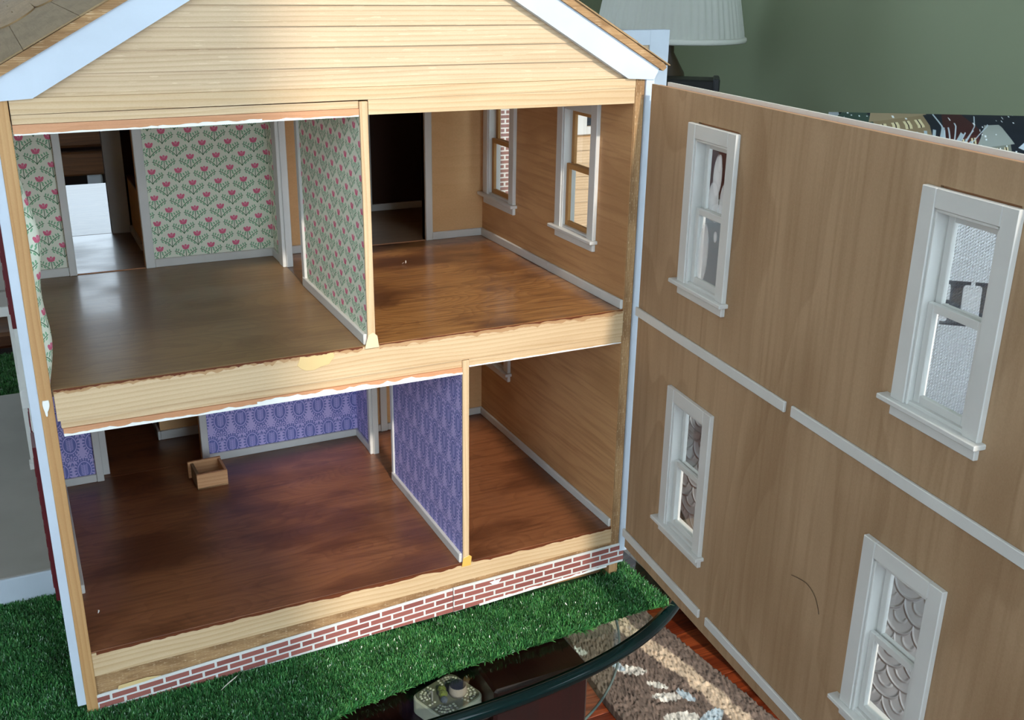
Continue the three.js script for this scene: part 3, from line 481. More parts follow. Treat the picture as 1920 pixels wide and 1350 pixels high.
function scrap(name, x, y, z, pts, r, label, group_) { // a curled sliver of paper
  const g = group(name, x * K, Y0 + y * K, z * K); tag(g, label, 'paper scrap', group_);
  const c = new THREE.CatmullRomCurve3(pts.map((p) => V3(p[0] * K, p[1] * K, p[2] * K))), n = 12, pos = [], idx = [];
  for (let i = 0; i <= n; i++) { const p = c.getPoint(i / n), t = c.getTangent(i / n), s = V3(-t.z, 0.5, t.x).normalize().multiplyScalar(r * K * (0.4 + Math.sin(i / n * 3.1))); pos.push(...p.clone().add(s).toArray(), ...p.clone().sub(s).setY(Math.max(0.0002, p.y - s.y)).toArray()); }
  for (let i = 0; i < n; i++) { const a = 2 * i; idx.push(a, a + 1, a + 2, a + 1, a + 3, a + 2); }
  const q = new THREE.BufferGeometry(); q.setAttribute('position', new THREE.Float32BufferAttribute(pos, 3)); q.setIndex(idx); q.computeVertexNormals(); mesh('curl', q, M.paper, g);
}
scrap('paper_scrap', 0.731, y2, -0.468, [[-0.004, 0.001, 0], [-0.001, 0.004, 0.003], [0.002, 0.003, 0.006], [0.004, 0.008, 0.001]], 0.0012, 'tiny white paper curl on the brown floor of the upper side room');
scrap('paper_scrap', 0.02, 0, -0.12, [[-0.002, 0.001, -0.006], [0.001, 0.003, 0], [-0.001, 0.001, 0.006]], 0.001, 'tiny white shaving on the dark lower floor by the left wall');
scrap('paper_scrap', 0.205, TAB + 0.016, 0.03, [[-0.014, 0.001, 0.01], [0.0, 0.006, 0.003], [0.014, 0.009, -0.004], [0.02, 0.012, -0.006]], 0.0022, 'white paper sliver on the turf below the brick facing');
{ // hair stuck to the panel
  const pts = [[0.545, 0.206], [0.565, 0.211], [0.585, 0.213], [0.603, 0.205], [0.614, 0.19], [0.617, 0.183]].map(([s, y]) => V3(s, y + 0.02, 0.0016).applyMatrix4(doorM));
  const c = new THREE.CatmullRomCurve3(pts.map((p) => V3(p.x * K, Y0 + p.y * K, p.z * K))); const m = mesh('hair_strand', new THREE.TubeGeometry(c, 30, 0.00028, 5), std({ color: 0x5d4a38, roughness: 0.8 })); tag(m, 'dark curved hair stuck on the inside of the open wooden panel', 'hair');
}

// ---------------------------------------------------------------- table, turf, things under the glass
const superC = (cx, cz, a, b, n, t) => { const c = Math.cos(t), s = Math.sin(t); return [cx + a * Math.sign(c) * Math.pow(Math.abs(c), 2 / n), cz + b * Math.sign(s) * Math.pow(Math.abs(s), 2 / n)]; };
function glassSlab(cx, cz, a, b, y0, y1) {   // rounded slab with a bevelled rim, house units
  const N = 160, rings = [[0.0, y0], [0.985, y0], [0.997, y0 + (y1 - y0) * 0.22], [1.0, (y0 + y1) / 2], [0.997, y1 - (y1 - y0) * 0.22], [0.985, y1], [0, y1]], pos = [], idx = [];
  for (const [k, y] of rings) for (let i = 0; i < N; i++) { const [x, z] = superC(cx, cz, a, b, 3, i / N * 6.28318); pos.push(lerp(cx, x, k) * K, y * K, lerp(cz, z, k) * K); }
  for (let r = 0; r + 1 < rings.length; r++) for (let i = 0; i < N; i++) { const p = r * N + i, q = r * N + (i + 1) % N; idx.push(p, p + N, q, q, p + N, q + N); }
  const g = new THREE.BufferGeometry(); g.setAttribute('position', new THREE.Float32BufferAttribute(pos, 3)); g.setIndex(idx); g.computeVertexNormals(); return g;
}
{
  const t = group('coffee_table', 0, 0, 0); tag(t, 'glass-topped coffee table with dark mahogany pedestal under the dollhouse', 'table');
  const clear = phys({ color: 0xe6f0ee, transmission: 1, thickness: 0, roughness: 0.02, ior: 1.5 }), rim = phys({ color: 0x06191a, roughness: 0.1, specularIntensity: 0.55 });
  const YT = Y0 / K + TAB;
  const face = (k) => { const s = new THREE.Shape(); for (let i = 0; i < 160; i++) { const [x, z] = superC(0.45, -0.9, 0.95, 1.16, 3, i / 160 * 6.28318); const X = lerp(0.45, x, k) * K, Z = lerp(-0.9, z, k) * K; i ? s.lineTo(X, -Z) : s.moveTo(X, -Z); } const g = new THREE.ShapeGeometry(s); g.rotateX(-Math.PI / 2); return g; };
  mesh('glass_top', face(0.984).translate(0, (YT - 0.001) * K, 0), clear, t);
  // the polished rim, dark green where one looks into the thickness of the glass
  const N = 200, prof = [[0.983, -0.001], [0.990, -0.0008], [0.9965, -0.003], [1.0, -0.009], [1.0, -0.019], [0.9965, -0.025], [0.988, -0.028], [0.983, -0.026]], pos = [], idx = [];
  for (const [k, y] of prof) for (let i = 0; i < N; i++) { const [x, z] = superC(0.45, -0.9, 0.95, 1.16, 3, i / N * 6.28318); pos.push(lerp(0.45, x, k) * K, (YT + y) * K, lerp(-0.9, z, k) * K); }
  for (let r = 0; r < prof.length; r++) for (let i = 0; i < N; i++) { const p = r * N + i, q = r * N + (i + 1) % N, s = ((r + 1) % prof.length) * N - r * N; idx.push(p, q, p + s, q, q + s, p + s); }
  const rg = new THREE.BufferGeometry(); rg.setAttribute('position', new THREE.Float32BufferAttribute(pos, 3)); rg.setIndex(idx); rg.computeVertexNormals(); mesh('glass_rim', rg, rim, t).userData.label = 'dark green bevelled rim of the glass top';
  const ys = 0.30 / K; // thin lower glass shelf
  const s2 = new THREE.Shape(); for (let i = 0; i < 120; i++) { const [x, z] = superC(0.45, -0.9, 0.8, 1.04, 3, i / 120 * 6.28318); i ? s2.lineTo(x * K, -z * K) : s2.moveTo(x * K, -z * K); }
  const sg = new THREE.ShapeGeometry(s2); sg.rotateX(-Math.PI / 2); sg.translate(0, ys * K, 0); mesh('glass_shelf', sg, phys({ color: 0xe4efec, transmission: 1, thickness: 0, roughness: 0.02, ior: 1.45 }), t);
  const rp = []; for (let i = 0; i < 160; i++) { const [x, z] = superC(0.45, -0.9, 0.8, 1.04, 3, i / 160 * 6.28318); rp.push(V3(x * K, ys * K, z * K)); }
  mesh('shelf_rim', new THREE.TubeGeometry(new THREE.CatmullRomCurve3(rp, true), 320, 0.0016, 6, true), phys({ color: 0x5d6a66, roughness: 0.15 }), t);
  const P = (n, g, ax = 'y') => mesh(n, grainUV(g, ax), M.mahog, t);
  P('pedestal', cbox(0.648 * K, 0.845 * K, 0, (YT - 0.03) * K, -0.25 * K, 0.19 * K, 0.003)); P('pedestal', cbox(0.1 * K, 0.3 * K, 0, (YT - 0.03) * K, -1.5 * K, -1.1 * K, 0.003));
  P('ledge', cbox(-0.1 * K, 0.648 * K, (YT - 0.13) * K, (YT - 0.105) * K, -0.4 * K, 0.20 * K, 0.003), 'x');
  P('base_board', cbox(0.3 * K, 0.648 * K, 0, (YT - 0.13) * K, -1.1 * K, -0.2 * K, 0.003), 'x');
}
{ // stone ornament on the ledge below the glass
  const cx = 0.586, cz = 0.115, o = group('stone_ornament', cx * K, Y0 + (TAB - 0.1035) * K, cz * K, 0.35); tag(o, 'small cream stone base with cobbles, a grey well and shrubs under the glass table top', 'ornament');
  const rs = (w, d, r) => { const s = new THREE.Shape(); s.moveTo(-w + r, -d); s.lineTo(w - r, -d); s.quadraticCurveTo(w, -d, w, -d + r); s.lineTo(w, d - r); s.quadraticCurveTo(w, d, w - r, d); s.lineTo(-w + r, d); s.quadraticCurveTo(-w, d, -w, d - r); s.lineTo(-w, -d + r); s.quadraticCurveTo(-w, -d, -w + r, -d); return s; };
  const ex = (s, h, b) => { const g = new THREE.ExtrudeGeometry(s, { depth: h, bevelSize: b, bevelThickness: b, bevelSegments: 2, curveSegments: 10 }); g.rotateX(-Math.PI / 2); return grainUV(clean(g.index ? g.toNonIndexed() : g), 'x'); };
  const cream = std({ color: 0xcfc9b0, roughness: 0.85, map: paintSpeck }), stone = std({ color: 0x8b857a, roughness: 0.9 });
  mesh('base', ex(rs(0.026, 0.024, 0.009), 0.015, 0.001).translate(0, 0.001, 0), cream, o);
  mesh('ground', ex(rs(0.0245, 0.0225, 0.008), 0.0012, 0.0003).translate(0, 0.0172, 0), std({ color: 0x6c6a52, roughness: 0.9 }), o);
  for (let k = 0; k < 3; k++) { const n = 34 - 4 * k; for (let i = 0; i < n; i++) { const [x, z] = superC(0, 0, 0.0232 - k * 0.0032, 0.0212 - k * 0.0032, 4, i / n * 6.2832); const g = new THREE.SphereGeometry(0.0015, 6, 4); g.scale(1, 0.55, 1); mesh('cobble', g.translate(x, 0.0188, z), i % 3 ? cream : stone, o); } }
  mesh('well', new THREE.LatheGeometry([[0.0001, 0], [0.0085, 0], [0.009, 0.004], [0.0082, 0.010], [0.0072, 0.0105], [0.007, 0.004], [0.0001, 0.004]].map((p) => new THREE.Vector2(...p)), 24).translate(0.008, 0.0185, 0.006), std({ color: 0xa08f80, roughness: 0.9 }), o);
  mesh('well_cover', new THREE.CylinderGeometry(0.008, 0.008, 0.0016, 20).translate(0.008, 0.0282, 0.006), std({ color: 0x23252a, roughness: 0.7 }), o);
  const leaf = std({ color: 0x6a7026, roughness: 0.8 });
  for (const [x, z, r] of [[-0.006, 0.0, 0.0042], [-0.002, -0.006, 0.004], [-0.010, 0.006, 0.0034]]) { const g = new THREE.IcosahedronGeometry(r, 2), p = g.attributes.position; for (let i = 0; i < p.count; i++) { const k = 1 + 0.35 * perlin.noise(p.getX(i) * 700, p.getY(i) * 700, p.getZ(i) * 700); p.setXYZ(i, p.getX(i) * k, p.getY(i) * k, p.getZ(i) * k); } g.computeVertexNormals(); mesh('shrub', g.translate(x, 0.0185 + r * 0.8, z), z > 0.005 ? std({ color: 0x4e5358, roughness: 0.8 }) : leaf, o); }
  mesh('post', grainUV(cbox(-0.018, -0.0165, 0.018, 0.030, -0.004, -0.0025, 0.0002), 'y'), stone, o);
}
{ // artificial grass
  const t = group('artificial_turf', 0, Y0 + TAB * K, 0); tag(t, 'green artificial grass mat under and in front of the dollhouse', 'turf');
  const out = [[-0.75, -1.95], [1.02, -1.95], [1.052, 0.0], [1.058, 0.135], [1.0, 0.128], [0.86, 0.136], [0.74, 0.14], [0.58, 0.145], [0.4, 0.168], [0.2, 0.21], [-0.05, 0.24], [-0.75, 0.3]];
  const s = new THREE.Shape(out.map((p) => new THREE.Vector2((p[0] - 0.004) * K, -(p[1] - 0.007) * K))), g = new THREE.ExtrudeGeometry(s, { depth: 0.0022, bevelEnabled: false }); g.rotateX(-Math.PI / 2); mesh('backing', clean(g.index ? g.toNonIndexed() : g), std({ color: 0x123d1c, roughness: 0.95 }), t);
  const inside = (x, z) => { let r = false; for (let i = 0, j = out.length - 1; i < out.length; j = i++) { const [a, b] = out[i], [c, d] = out[j]; if ((b > z) !== (d > z) && x < (c - a) * (z - b) / (d - b) + a) r = !r; } return r; };
  const L = 0.0085, W = 0.0009, bp = [[-W, 0, 0], [W, 0, 0], [W * 0.85, L * 0.5, L * 0.10], [-W * 0.85, L * 0.5, L * 0.10], [W * 0.2, L * 0.92, L * 0.42], [-W * 0.2, L * 0.92, L * 0.42]];
  const bg = new THREE.BufferGeometry(); bg.setAttribute('position', new THREE.Float32BufferAttribute(bp.flat(), 3)); bg.setIndex([0, 1, 2, 0, 2, 3, 3, 2, 4, 3, 4, 5]); bg.computeVertexNormals();
  const spots = [];
  const fill = (x0, x1, z0, z1, n) => { for (let i = 0; i < n; i++) { const x = rr(x0, x1), z = rr(z0, z1); if (inside(x, z) && !(x > 0.0 && x < 1.0 && z < 0.0)) spots.push([x, z]); } };
  fill(-0.12, 1.06, -0.02, 0.26, 190000); fill(-0.22, -0.02, -0.41, 0.0, 42000); fill(1.0, 1.06, -0.25, -0.02, 6000); fill(-0.35, -0.03, -1.95, -1.42, 26000);
  const blades = new THREE.InstancedMesh(bg, phys({ color: 0xffffff, roughness: 0.3, side: THREE.DoubleSide, clearcoat: 0.5, clearcoatRoughness: 0.2 }), spots.length), m4 = new THREE.Matrix4(), q = new THREE.Quaternion(), e = new THREE.Euler(), c = new THREE.Color();
  spots.forEach(([x, z], i) => {
    const nx = perlin.noise(x * 9, z * 9, 1), nz = perlin.noise(x * 9, z * 9, 7); e.set(rr(-0.9, 0.9) + nx * 0.5, rr(0, 6.283), rr(-0.5, 0.5) + nz * 0.5, 'YXZ'); q.setFromEuler(e); const k = rr(0.7, 1.2);
    m4.compose(V3(x * K, 0.002, z * K), q, V3(1, k, 1)); blades.setMatrixAt(i, m4);
    const v = rnd(); const pn = 0.9 + 0.5 * perlin.noise(x * 25, z * 25, 3); c.setRGB(pn * lerp(0.022, 0.13, v * v), pn * lerp(0.085, 0.34, v), pn * lerp(0.022, 0.095, v)); blades.setColorAt(i, c);
  });
  blades.name = 'grass_blades'; blades.userData.kind = 'stuff'; shade(blades); t.add(blades);
}

// ---------------------------------------------------------------- the room
const RX = 1.95, LX = -1.75, BZ = -2.4, FZ = 1.55, CH = 2.45;
const structure = (o) => { o.userData.kind = 'structure'; return o; };
{
  const f = structure(mesh('floor', grainUV(cbox(LX - 0.1, RX + 0.1, -0.12, -0.004, BZ - 0.1, FZ + 0.1)), std({ color: 0x2a100a, roughness: 0.8 })));
  const planks = [0, 1, 2, 3].map((i) => { const m = phys({ map: T.plank, color: [0xffffff, 0xe2d2cc, 0xcfc0ba, 0xf2e6e0][i], roughness: 0.32, clearcoat: 0.4, clearcoatRoughness: 0.15 }); return m; });
  for (let z = BZ, r = 0; z < FZ - 0.01; z += 0.125, r++) for (let x = LX - (r * 0.47) % 1.2; x < RX; x += 1.2) {
    const a = Math.max(x, LX) + 0.0006, b = Math.min(x + 1.2, RX) - 0.0006; if (b - a < 0.02) continue;
    mesh('plank', grainUV(cbox(a, b, -0.004, 0, z + 0.0006, Math.min(z + 0.125, FZ) - 0.0006, 0.0008), 'x'), planks[Math.floor(rnd() * 4)], f);
  }
  structure(mesh('ceiling', cbox(LX - 0.1, RX + 0.1, CH, CH + 0.1, BZ - 0.1, FZ + 0.1), M.ceilingWhite));
  structure(mesh('wall_right', cbox(RX, RX + 0.1, 0, CH, BZ - 0.1, FZ + 0.1), M.wallGreen));
  const bw = plate(rect(LX - 0.1, RX, 0, CH), [[-0.35, 0.75, 0.92, 1.9]], BZ - 0.1, BZ); structure(mesh('wall_back', bw, M.wallGreen));
  const fw = plate(rect(LX - 0.1, RX + 0.1, 0, CH), [[-1.65, -0.62, 0.5, 2.1], [0.14, 0.95, 0.5, 2.25], [1.32, 1.85, 0.7, 1.75]], FZ, FZ + 0.1); structure(mesh('wall_front', fw, M.ceilingWhite));  // unseen wall; openings spaced so its solid part shades the dollhouse's left half
  const lw = plate(rect(-FZ - 0.0, -BZ, 0, CH), [], 0, 0.1); lw.rotateY(Math.PI / 2); lw.translate(LX - 0.1, 0, 0); structure(mesh('wall_left', lw, M.ceilingWhite));
  const fr = (n, x0, x1, y0, y1, z0, z1) => structure(mesh(n, [cbox(x0, x1, y0 - 0.05, y0, z0, z1), cbox(x0 - (x1 - x0 > 0.3 ? 0.05 : 0), x1 + (x1 - x0 > 0.3 ? 0.05 : 0), y1, y1 + 0.05, z0, z1), ...(x1 - x0 > 0.3 ? [cbox(x0 - 0.05, x0, y0, y1, z0, z1), cbox(x1, x1 + 0.05, y0, y1, z0, z1)] : [cbox(x0, x1, y0, y1, z0 - 0.05, z0), cbox(x0, x1, y0, y1, z1, z1 + 0.05)])], M.trimWhite));
  fr('window_1', 0.14, 0.95, 0.5, 2.25, FZ - 0.02, FZ); fr('window_3', -1.65, -0.62, 0.5, 2.1, FZ - 0.02, FZ); fr('window_4', 1.32, 1.85, 0.7, 1.75, FZ - 0.02, FZ); fr('window_2', -0.35, 0.75, 0.92, 1.9, BZ, BZ + 0.02);  // the narrow right-hand front window is added, unseen, to brighten sofa and pillow
  structure(mesh('baseboard_right', cbox(RX - 0.015, RX, 0, 0.12, BZ, FZ), M.trimWhite));
}
{ // rug
  const r = group('rug', 0, 0, 0);
  tag(r, 'thick brown rug with a beige stripe and pale leaves, partly seen through the glass table', 'rug');
  const B = hex(0x75665c), S = hex(0xcdb9a0), Wt = hex(0xd9d6cc), Bl = hex(0xb4c4cc);
  // leaf centres in metres (x, z, angle, length)
  const leaves = [[0.790, -0.335, 0.9, 0.05, 0], [0.776, -0.352, 0.2, 0.03, 1], [0.808, -0.285, 0.7, 0.035, 0], [0.806, -0.255, 1.1, 0.045, 0], [0.835, -0.245, 0.3, 0.035, 1], [0.80, -0.205, 1.2, 0.055, 0], [0.84, -0.185, 1.9, 0.055, 1], [0.79, -0.12, 1.0, 0.06, 0], [0.84, -0.08, 0.7, 0.05, 1], [0.73, -0.42, 0.8, 0.05, 0], [0.77, -0.5, 0.5, 0.05, 0], [0.80, -0.6, 1.0, 0.06, 1]];
  const X0 = 0.55, X1 = 1.0, Z0 = -0.9, Z1 = 0.3, w = 768, h = 2048;
  const tex = dataTex(w, h, (u, v) => {
    const x = lerp(X0, X1, u), z = lerp(Z1, Z0, v), n = fbm(u * 60, v * 150, 60, 150, 5, 3), e = (fbm(u * 24, v * 60, 24, 60, 9, 3) - 0.5) * 0.014;
    let c = B; const q = x - (0.858 + 0.02 * Math.sin((z + 0.35) * 9) + e); const st = ss(0.019, 0.013, Math.abs(q)); c = mixc(c, S, st);
    for (const [lx, lz, a, l, bl] of leaves) { const dx = x - lx, dz = z - lz, p = dx * Math.cos(a) - dz * Math.sin(a), s = dx * Math.sin(a) + dz * Math.cos(a), rad = Math.pow(s / (l * 0.5), 2) + Math.pow(p / (l * 0.22), 2) + e * 30; if (rad < 1.15) c = mixc(c, bl ? Bl : Wt, ss(1.15, 0.95, rad)); }
    const k = 0.72 + 0.56 * n; return c.map((z_) => Math.min(255, z_ * k));
  });
  const nx = 150, nz = 300, pos = [], uv = [], idx = [];
  const left = (z) => 0.714 + 0.012 * Math.pow((z + 0.26) / 0.1, 2) * (z > -0.26 ? -0.6 : 0.6) - (z > -0.1 ? 0.0 : 0), right = (z) => 0.918 + (z + 0.3) * 0.08;
  const Lz = (z) => Math.max(0.60, Math.min(0.74, left(z)));
  for (let j = 0; j <= nz; j++) for (let i = 0; i <= nx; i++) {
    const z = lerp(-0.85, 0.25, j / nz), x = lerp(Lz(z), right(z), i / nx), ed = Math.min(i, nx - i, j, nz - j), y = ed === 0 ? 0.0005 : 0.012 + 0.006 * (perlin.noise(x * 260, 3, z * 260) + 0.6 * perlin.noise(x * 520, 9, z * 520));
    pos.push(x, Math.max(0.001, y), z); uv.push((x - X0) / (X1 - X0), (Z1 - z) / (Z1 - Z0));
  }
  for (let j = 0; j < nz; j++) for (let i = 0; i < nx; i++) { const a = j * (nx + 1) + i; idx.push(a, a + nx + 1, a + 1, a + 1, a + nx + 1, a + nx + 2); }
  const g = new THREE.BufferGeometry(); g.setAttribute('position', new THREE.Float32BufferAttribute(pos, 3)); g.setAttribute('uv', new THREE.Float32BufferAttribute(uv, 2)); g.setIndex(idx); g.computeVertexNormals();
  mesh('pile', g, std({ map: tex, roughness: 1 }), r);
}
// ---------------------------------------------------------------- sofa, throw, cushions
const fabric = std({ color: 0xb9b8b4, roughness: 0.9 });
function puff(w, h, d, n = 14, pinch = 0.5) {   // a cushion: w wide (x), h high (y), d thick (z), corners drawn out
  const pos = [], uv = [], idx = [];
  for (const s of [1, -1]) { const base = pos.length / 3;
    for (let j = 0; j <= n; j++) for (let i = 0; i <= n; i++) { const u = i / n * 2 - 1, v = j / n * 2 - 1, e = Math.pow(Math.max(0, (1 - u * u * u * u) * (1 - v * v * v * v)), pinch), kx = 1 - 0.05 * (1 - v * v), ky = 1 - 0.05 * (1 - u * u); pos.push(u * w / 2 * ky, v * h / 2 * kx, s * e * d / 2); uv.push(s > 0 ? i / n : 1 - i / n, j / n); }
    for (let j = 0; j < n; j++) for (let i = 0; i < n; i++) { const a = base + j * (n + 1) + i, t = [a, a + 1, a + n + 2, a, a + n + 2, a + n + 1]; idx.push(...(s > 0 ? t : t.reverse())); } }
  const g = new THREE.BufferGeometry(); g.setAttribute('position', new THREE.Float32BufferAttribute(pos, 3)); g.setAttribute('uv', new THREE.Float32BufferAttribute(uv, 2)); g.setIndex(idx); g.computeVertexNormals(); return g;
}
{
  const s = group('sofa', 1.4, 0, -0.15); tag(s, 'light grey sofa along the green wall behind the open dollhouse panel', 'sofa');
  const A = (n, x0, x1, y0, y1, z0, z1, c = 0.03) => mesh(n, cbox(x0 - 1.4, x1 - 1.4, y0, y1, z0 + 0.15, z1 + 0.15, c), fabric, s);
  A('frame', 1.02, 1.92, 0.06, 0.27, -1.05, 1.2); A('seat_cushion', 0.99, 1.65, 0.27, 0.405, -1.04, 0.05, 0.04); A('seat_cushion', 0.99, 1.65, 0.27, 0.405, 0.06, 1.19, 0.04);
  A('backrest', 1.66, 1.92, 0.27, 0.66, -1.05, 1.2, 0.06); A('arm', 1.0, 1.92, 0.06, 0.60, -1.25, -1.06, 0.05);
  for (const [x, z] of [[1.05, -1.2], [1.8, -1.2], [1.05, 1.1], [1.8, 1.1]]) mesh('foot', cbox(x - 0.025 - 1.4, x + 0.025 - 1.4, 0, 0.06, z - 0.025 + 0.15, z + 0.025 + 0.15), M.mahog, s);
}
{ // quilted throw over the seat, hanging down the front
  const bump = dataTex(1024, 1024, (u, v) => {   // stitched scallops
    const n = 6, q = v * n * 2, row = Math.floor(q); let best = 0;
    for (let k = -1; k <= 1; k++) { const r = row + k, cx = u * n + (r & 1 ? 0.5 : 0), fx = cx - Math.floor(cx) - 0.5, fy = (q - r) * 0.5; const d = Math.hypot(fx, fy * 1.0); if (fy >= 0) best = Math.max(best, Math.exp(-Math.pow((d - 0.52) / 0.035, 2)), 0.55 * Math.exp(-Math.pow((d - 0.22) / 0.04, 2)) * (fy > 0.02 ? 1 : 0)); }
    const z = 120 - 110 * best + 60 * fbm(u * 9, v * 9, 9, 9, 3, 3); return [z, z, z];
  }, null, false); bump.repeat.set(1 / 0.30, 1 / 0.30);
  const prof = [[1.64, 0.418], [1.3, 0.420], [1.10, 0.424], [1.02, 0.424], [0.980, 0.416], [0.960, 0.395], [0.957, 0.37], [0.966, 0.352], [0.972, 0.335], [0.966, 0.31], [0.955, 0.25], [0.952, 0.16], [0.946, 0.05]], c = new THREE.CatmullRomCurve3(prof.map((p) => V3(p[0], p[1], 0)));
  const n = 120, m = 240, pos = [], uv = [], idx = []; let len = 0, prev = null;
  for (let i = 0; i <= n; i++) { const p = c.getPoint(i / n); if (prev) len += p.distanceTo(prev); prev = p; for (let j = 0; j <= m; j++) { const z = lerp(-1.04, 1.15, j / m), k = ss(0.34, 0.05, p.y); pos.push(p.x + 0.012 * k * perlin.noise(z * 7, p.y * 4, 2) + 0.006 * perlin.noise(z * 12, p.y * 12, p.x * 6) - 0.004, p.y + 0.004 * perlin.noise(z * 9, p.x * 9, 4) + 0.003, z); uv.push(z, len); } }
  for (let i = 0; i < n; i++) for (let j = 0; j < m; j++) { const a = i * (m + 1) + j; idx.push(a, a + 1, a + m + 1, a + 1, a + m + 2, a + m + 1); }
  const g = new THREE.BufferGeometry(); g.setAttribute('position', new THREE.Float32BufferAttribute(pos, 3)); g.setAttribute('uv', new THREE.Float32BufferAttribute(uv, 2)); g.setIndex(idx); g.computeVertexNormals();
  const t = mesh('quilted_throw', g, phys({ color: 0xd2d2d0, roughness: 0.42, sheen: 0.4, bumpMap: bump, bumpScale: 0.006, side: THREE.DoubleSide })); tag(t, 'white satin quilted throw with stitched scallops covering the sofa seat', 'throw');
}
function cushion(name, label, w, h, d, x, y, z, ry, lean, roll, m) { const g = group(name, x, y, z, ry); tag(g, label, 'pillow'); const p = mesh('cover', puff(w, h, d, 26), m, g); p.rotation.set(lean, 0, roll); p.position.y = h / 2 * Math.cos(lean) ; return g; }
// white knit pillow with dark letters
{
  const knit = dataTex(256, 256, (u, v) => { const a = Math.abs(((u * 16) % 1) - 0.5) * 2, b = ((v * 22 + (((u * 16) % 1) < 0.5 ? a : -a) * 0.6) % 1 + 1) % 1; const q = 90 + 150 * Math.sin(b * 3.1416) * (0.5 + 0.5 * Math.sin(a * 3.1416)); return [q, q, q]; }, null, false); knit.repeat.set(3.4, 3.4);
  const tx = canvasTex(1024, 1024, (g, w) => { g.fillStyle = '#f2f3f4'; g.fillRect(0, 0, w, w); g.fillStyle = '#595a60'; g.font = 'bold 270px serif'; g.textAlign = 'center'; g.textBaseline = 'alphabetic'; g.save(); g.translate(518, 590); g.scale(1.0, 1.0); g.fillText('HE', 0, 0); g.restore(); });
  cushion('knit_pillow', 'white knitted pillow with dark serif letters seen through the upper right panel window', 0.42, 0.36, 0.12, 1.245, 0.438, -0.21, -0.7, -0.2, 0.0, std({ map: tx, bumpMap: knit, bumpScale: 0.006, roughness: 0.95 }));
}
// tapestry pillow with a snowy village at night
{
  const tx = canvasTex(1024, 1024, (g, w) => {
    g.fillStyle = '#141c26'; g.fillRect(0, 0, w, w);
    let q = 7; const R = () => (q = (q * 16807) % 2147483647) / 2147483647;
    const pine = (x, y, h, a) => { g.save(); g.translate(x, y); g.rotate(a); for (let i = 0; i < 5; i++) { g.fillStyle = i % 2 ? '#8fa6b8' : '#c3d0da'; g.beginPath(); const t = h * (1 - i / 5), b = h * (0.75 - i / 5); g.moveTo(0, -t); g.lineTo(h * 0.07 + h * 0.05 * i, -b); g.lineTo(-h * 0.07 - h * 0.05 * i, -b); g.fill(); } g.restore(); };
    const home = (x, y, w2, h2, col, roof) => { g.save(); g.translate(x, y); g.rotate(-0.12); g.fillStyle = col; g.fillRect(0, 0, w2, h2); g.fillStyle = roof; g.beginPath(); g.moveTo(-12, 4); g.lineTo(w2 * 0.3, -h2 * 0.45); g.lineTo(w2 * 0.8, -h2 * 0.42); g.lineTo(w2 + 12, 4); g.fill(); for (let i = 0; i < 4; i++) for (let j = 0; j < 4; j++) { const X = w2 * (0.08 + i * 0.23), Y = h2 * (0.08 + j * 0.23); g.fillStyle = '#d9cda4'; g.fillRect(X, Y, w2 * 0.13, h2 * 0.13); g.strokeStyle = '#2a1c18'; g.lineWidth = 3; g.beginPath(); g.moveTo(X + w2 * 0.065, Y); g.lineTo(X + w2 * 0.065, Y + h2 * 0.13); g.stroke(); } g.restore(); };
    g.fillStyle = '#8fa4b6'; g.beginPath(); g.moveTo(0, 300); for (let x = 0; x <= 1024; x += 64) g.lineTo(x, 250 + 60 * Math.sin(x * 0.011) + 26 * R()); g.lineTo(1024, 1024); g.lineTo(0, 1024); g.fill();
    home(30, 150, 120, 130, '#6b6a52', '#31463c'); home(150, 130, 150, 150, '#8a795c', '#97876b'); home(330, 170, 110, 120, '#4d2622', '#3a1a18'); home(440, 190, 90, 110, '#7e8378', '#9aa19b'); home(690, 120, 230, 230, '#571c17', '#c8d2d8'); home(930, 150, 140, 200, '#8b7d46', '#c8d2d8');
    home(60, 480, 200, 200, '#64332a', '#dfe6ea'); home(360, 520, 230, 200, '#8a7a45', '#c8d2d8'); home(720, 560, 220, 220, '#64251d', '#c8d2d8');
    for (const [x, y, h] of [[560, 280, 230], [625, 300, 160], [500, 330, 120], [660, 330, 120], [300, 270, 130], [15, 300, 190], [930, 330, 130], [320, 620, 240], [660, 640, 260]]) pine(x, y, h, 0.35);
    g.strokeStyle = '#b4c2cc'; for (let i = 0; i < 7; i++) { g.lineWidth = 5 - i * 0.4; g.beginPath(); g.moveTo(330, 270); g.quadraticCurveTo(350 + i * 10, 180, 330 + i * 24, 110 + 50 * R()); g.stroke(); }
    g.fillStyle = '#e6edf0'; for (let i = 0; i < 900; i++) g.fillRect(R() * w, R() * w, 2 + R() * 4, 2 + R() * 4);
    g.strokeStyle = '#a8b8c0'; g.lineWidth = 9; for (let i = 0; i < 9; i++) { g.beginPath(); g.moveTo(230 + i * 6, 330); g.quadraticCurveTo(250 + i * 12, 230, 210 + i * 26, 130 + R() * 60); g.stroke(); }
  });
  tx.repeat.set(0.9, 0.72); tx.offset.set(0.04, 0.17);
  cushion('tapestry_pillow', 'dark tapestry pillow with a snowy village of red and tan houses', 0.52, 0.435, 0.15, 1.43, 0.434, -0.345, -0.5, -0.12, 0.0, std({ map: tx, roughness: 0.95 }));
}
cushion('maroon_pillow', 'plain maroon pillow at the far end of the sofa seen through the upper panel window', 0.42, 0.325, 0.15, 1.38, 0.434, -0.90, -0.9, -0.2, 0, std({ color: 0x4d141c, roughness: 0.9 }));
cushion('grey_pillow', 'pale grey pillow in front of the maroon one', 0.34, 0.25, 0.13, 1.17, 0.436, -0.72, -0.9, -0.3, 0, std({ color: 0xa5a8aa, roughness: 0.8 }));

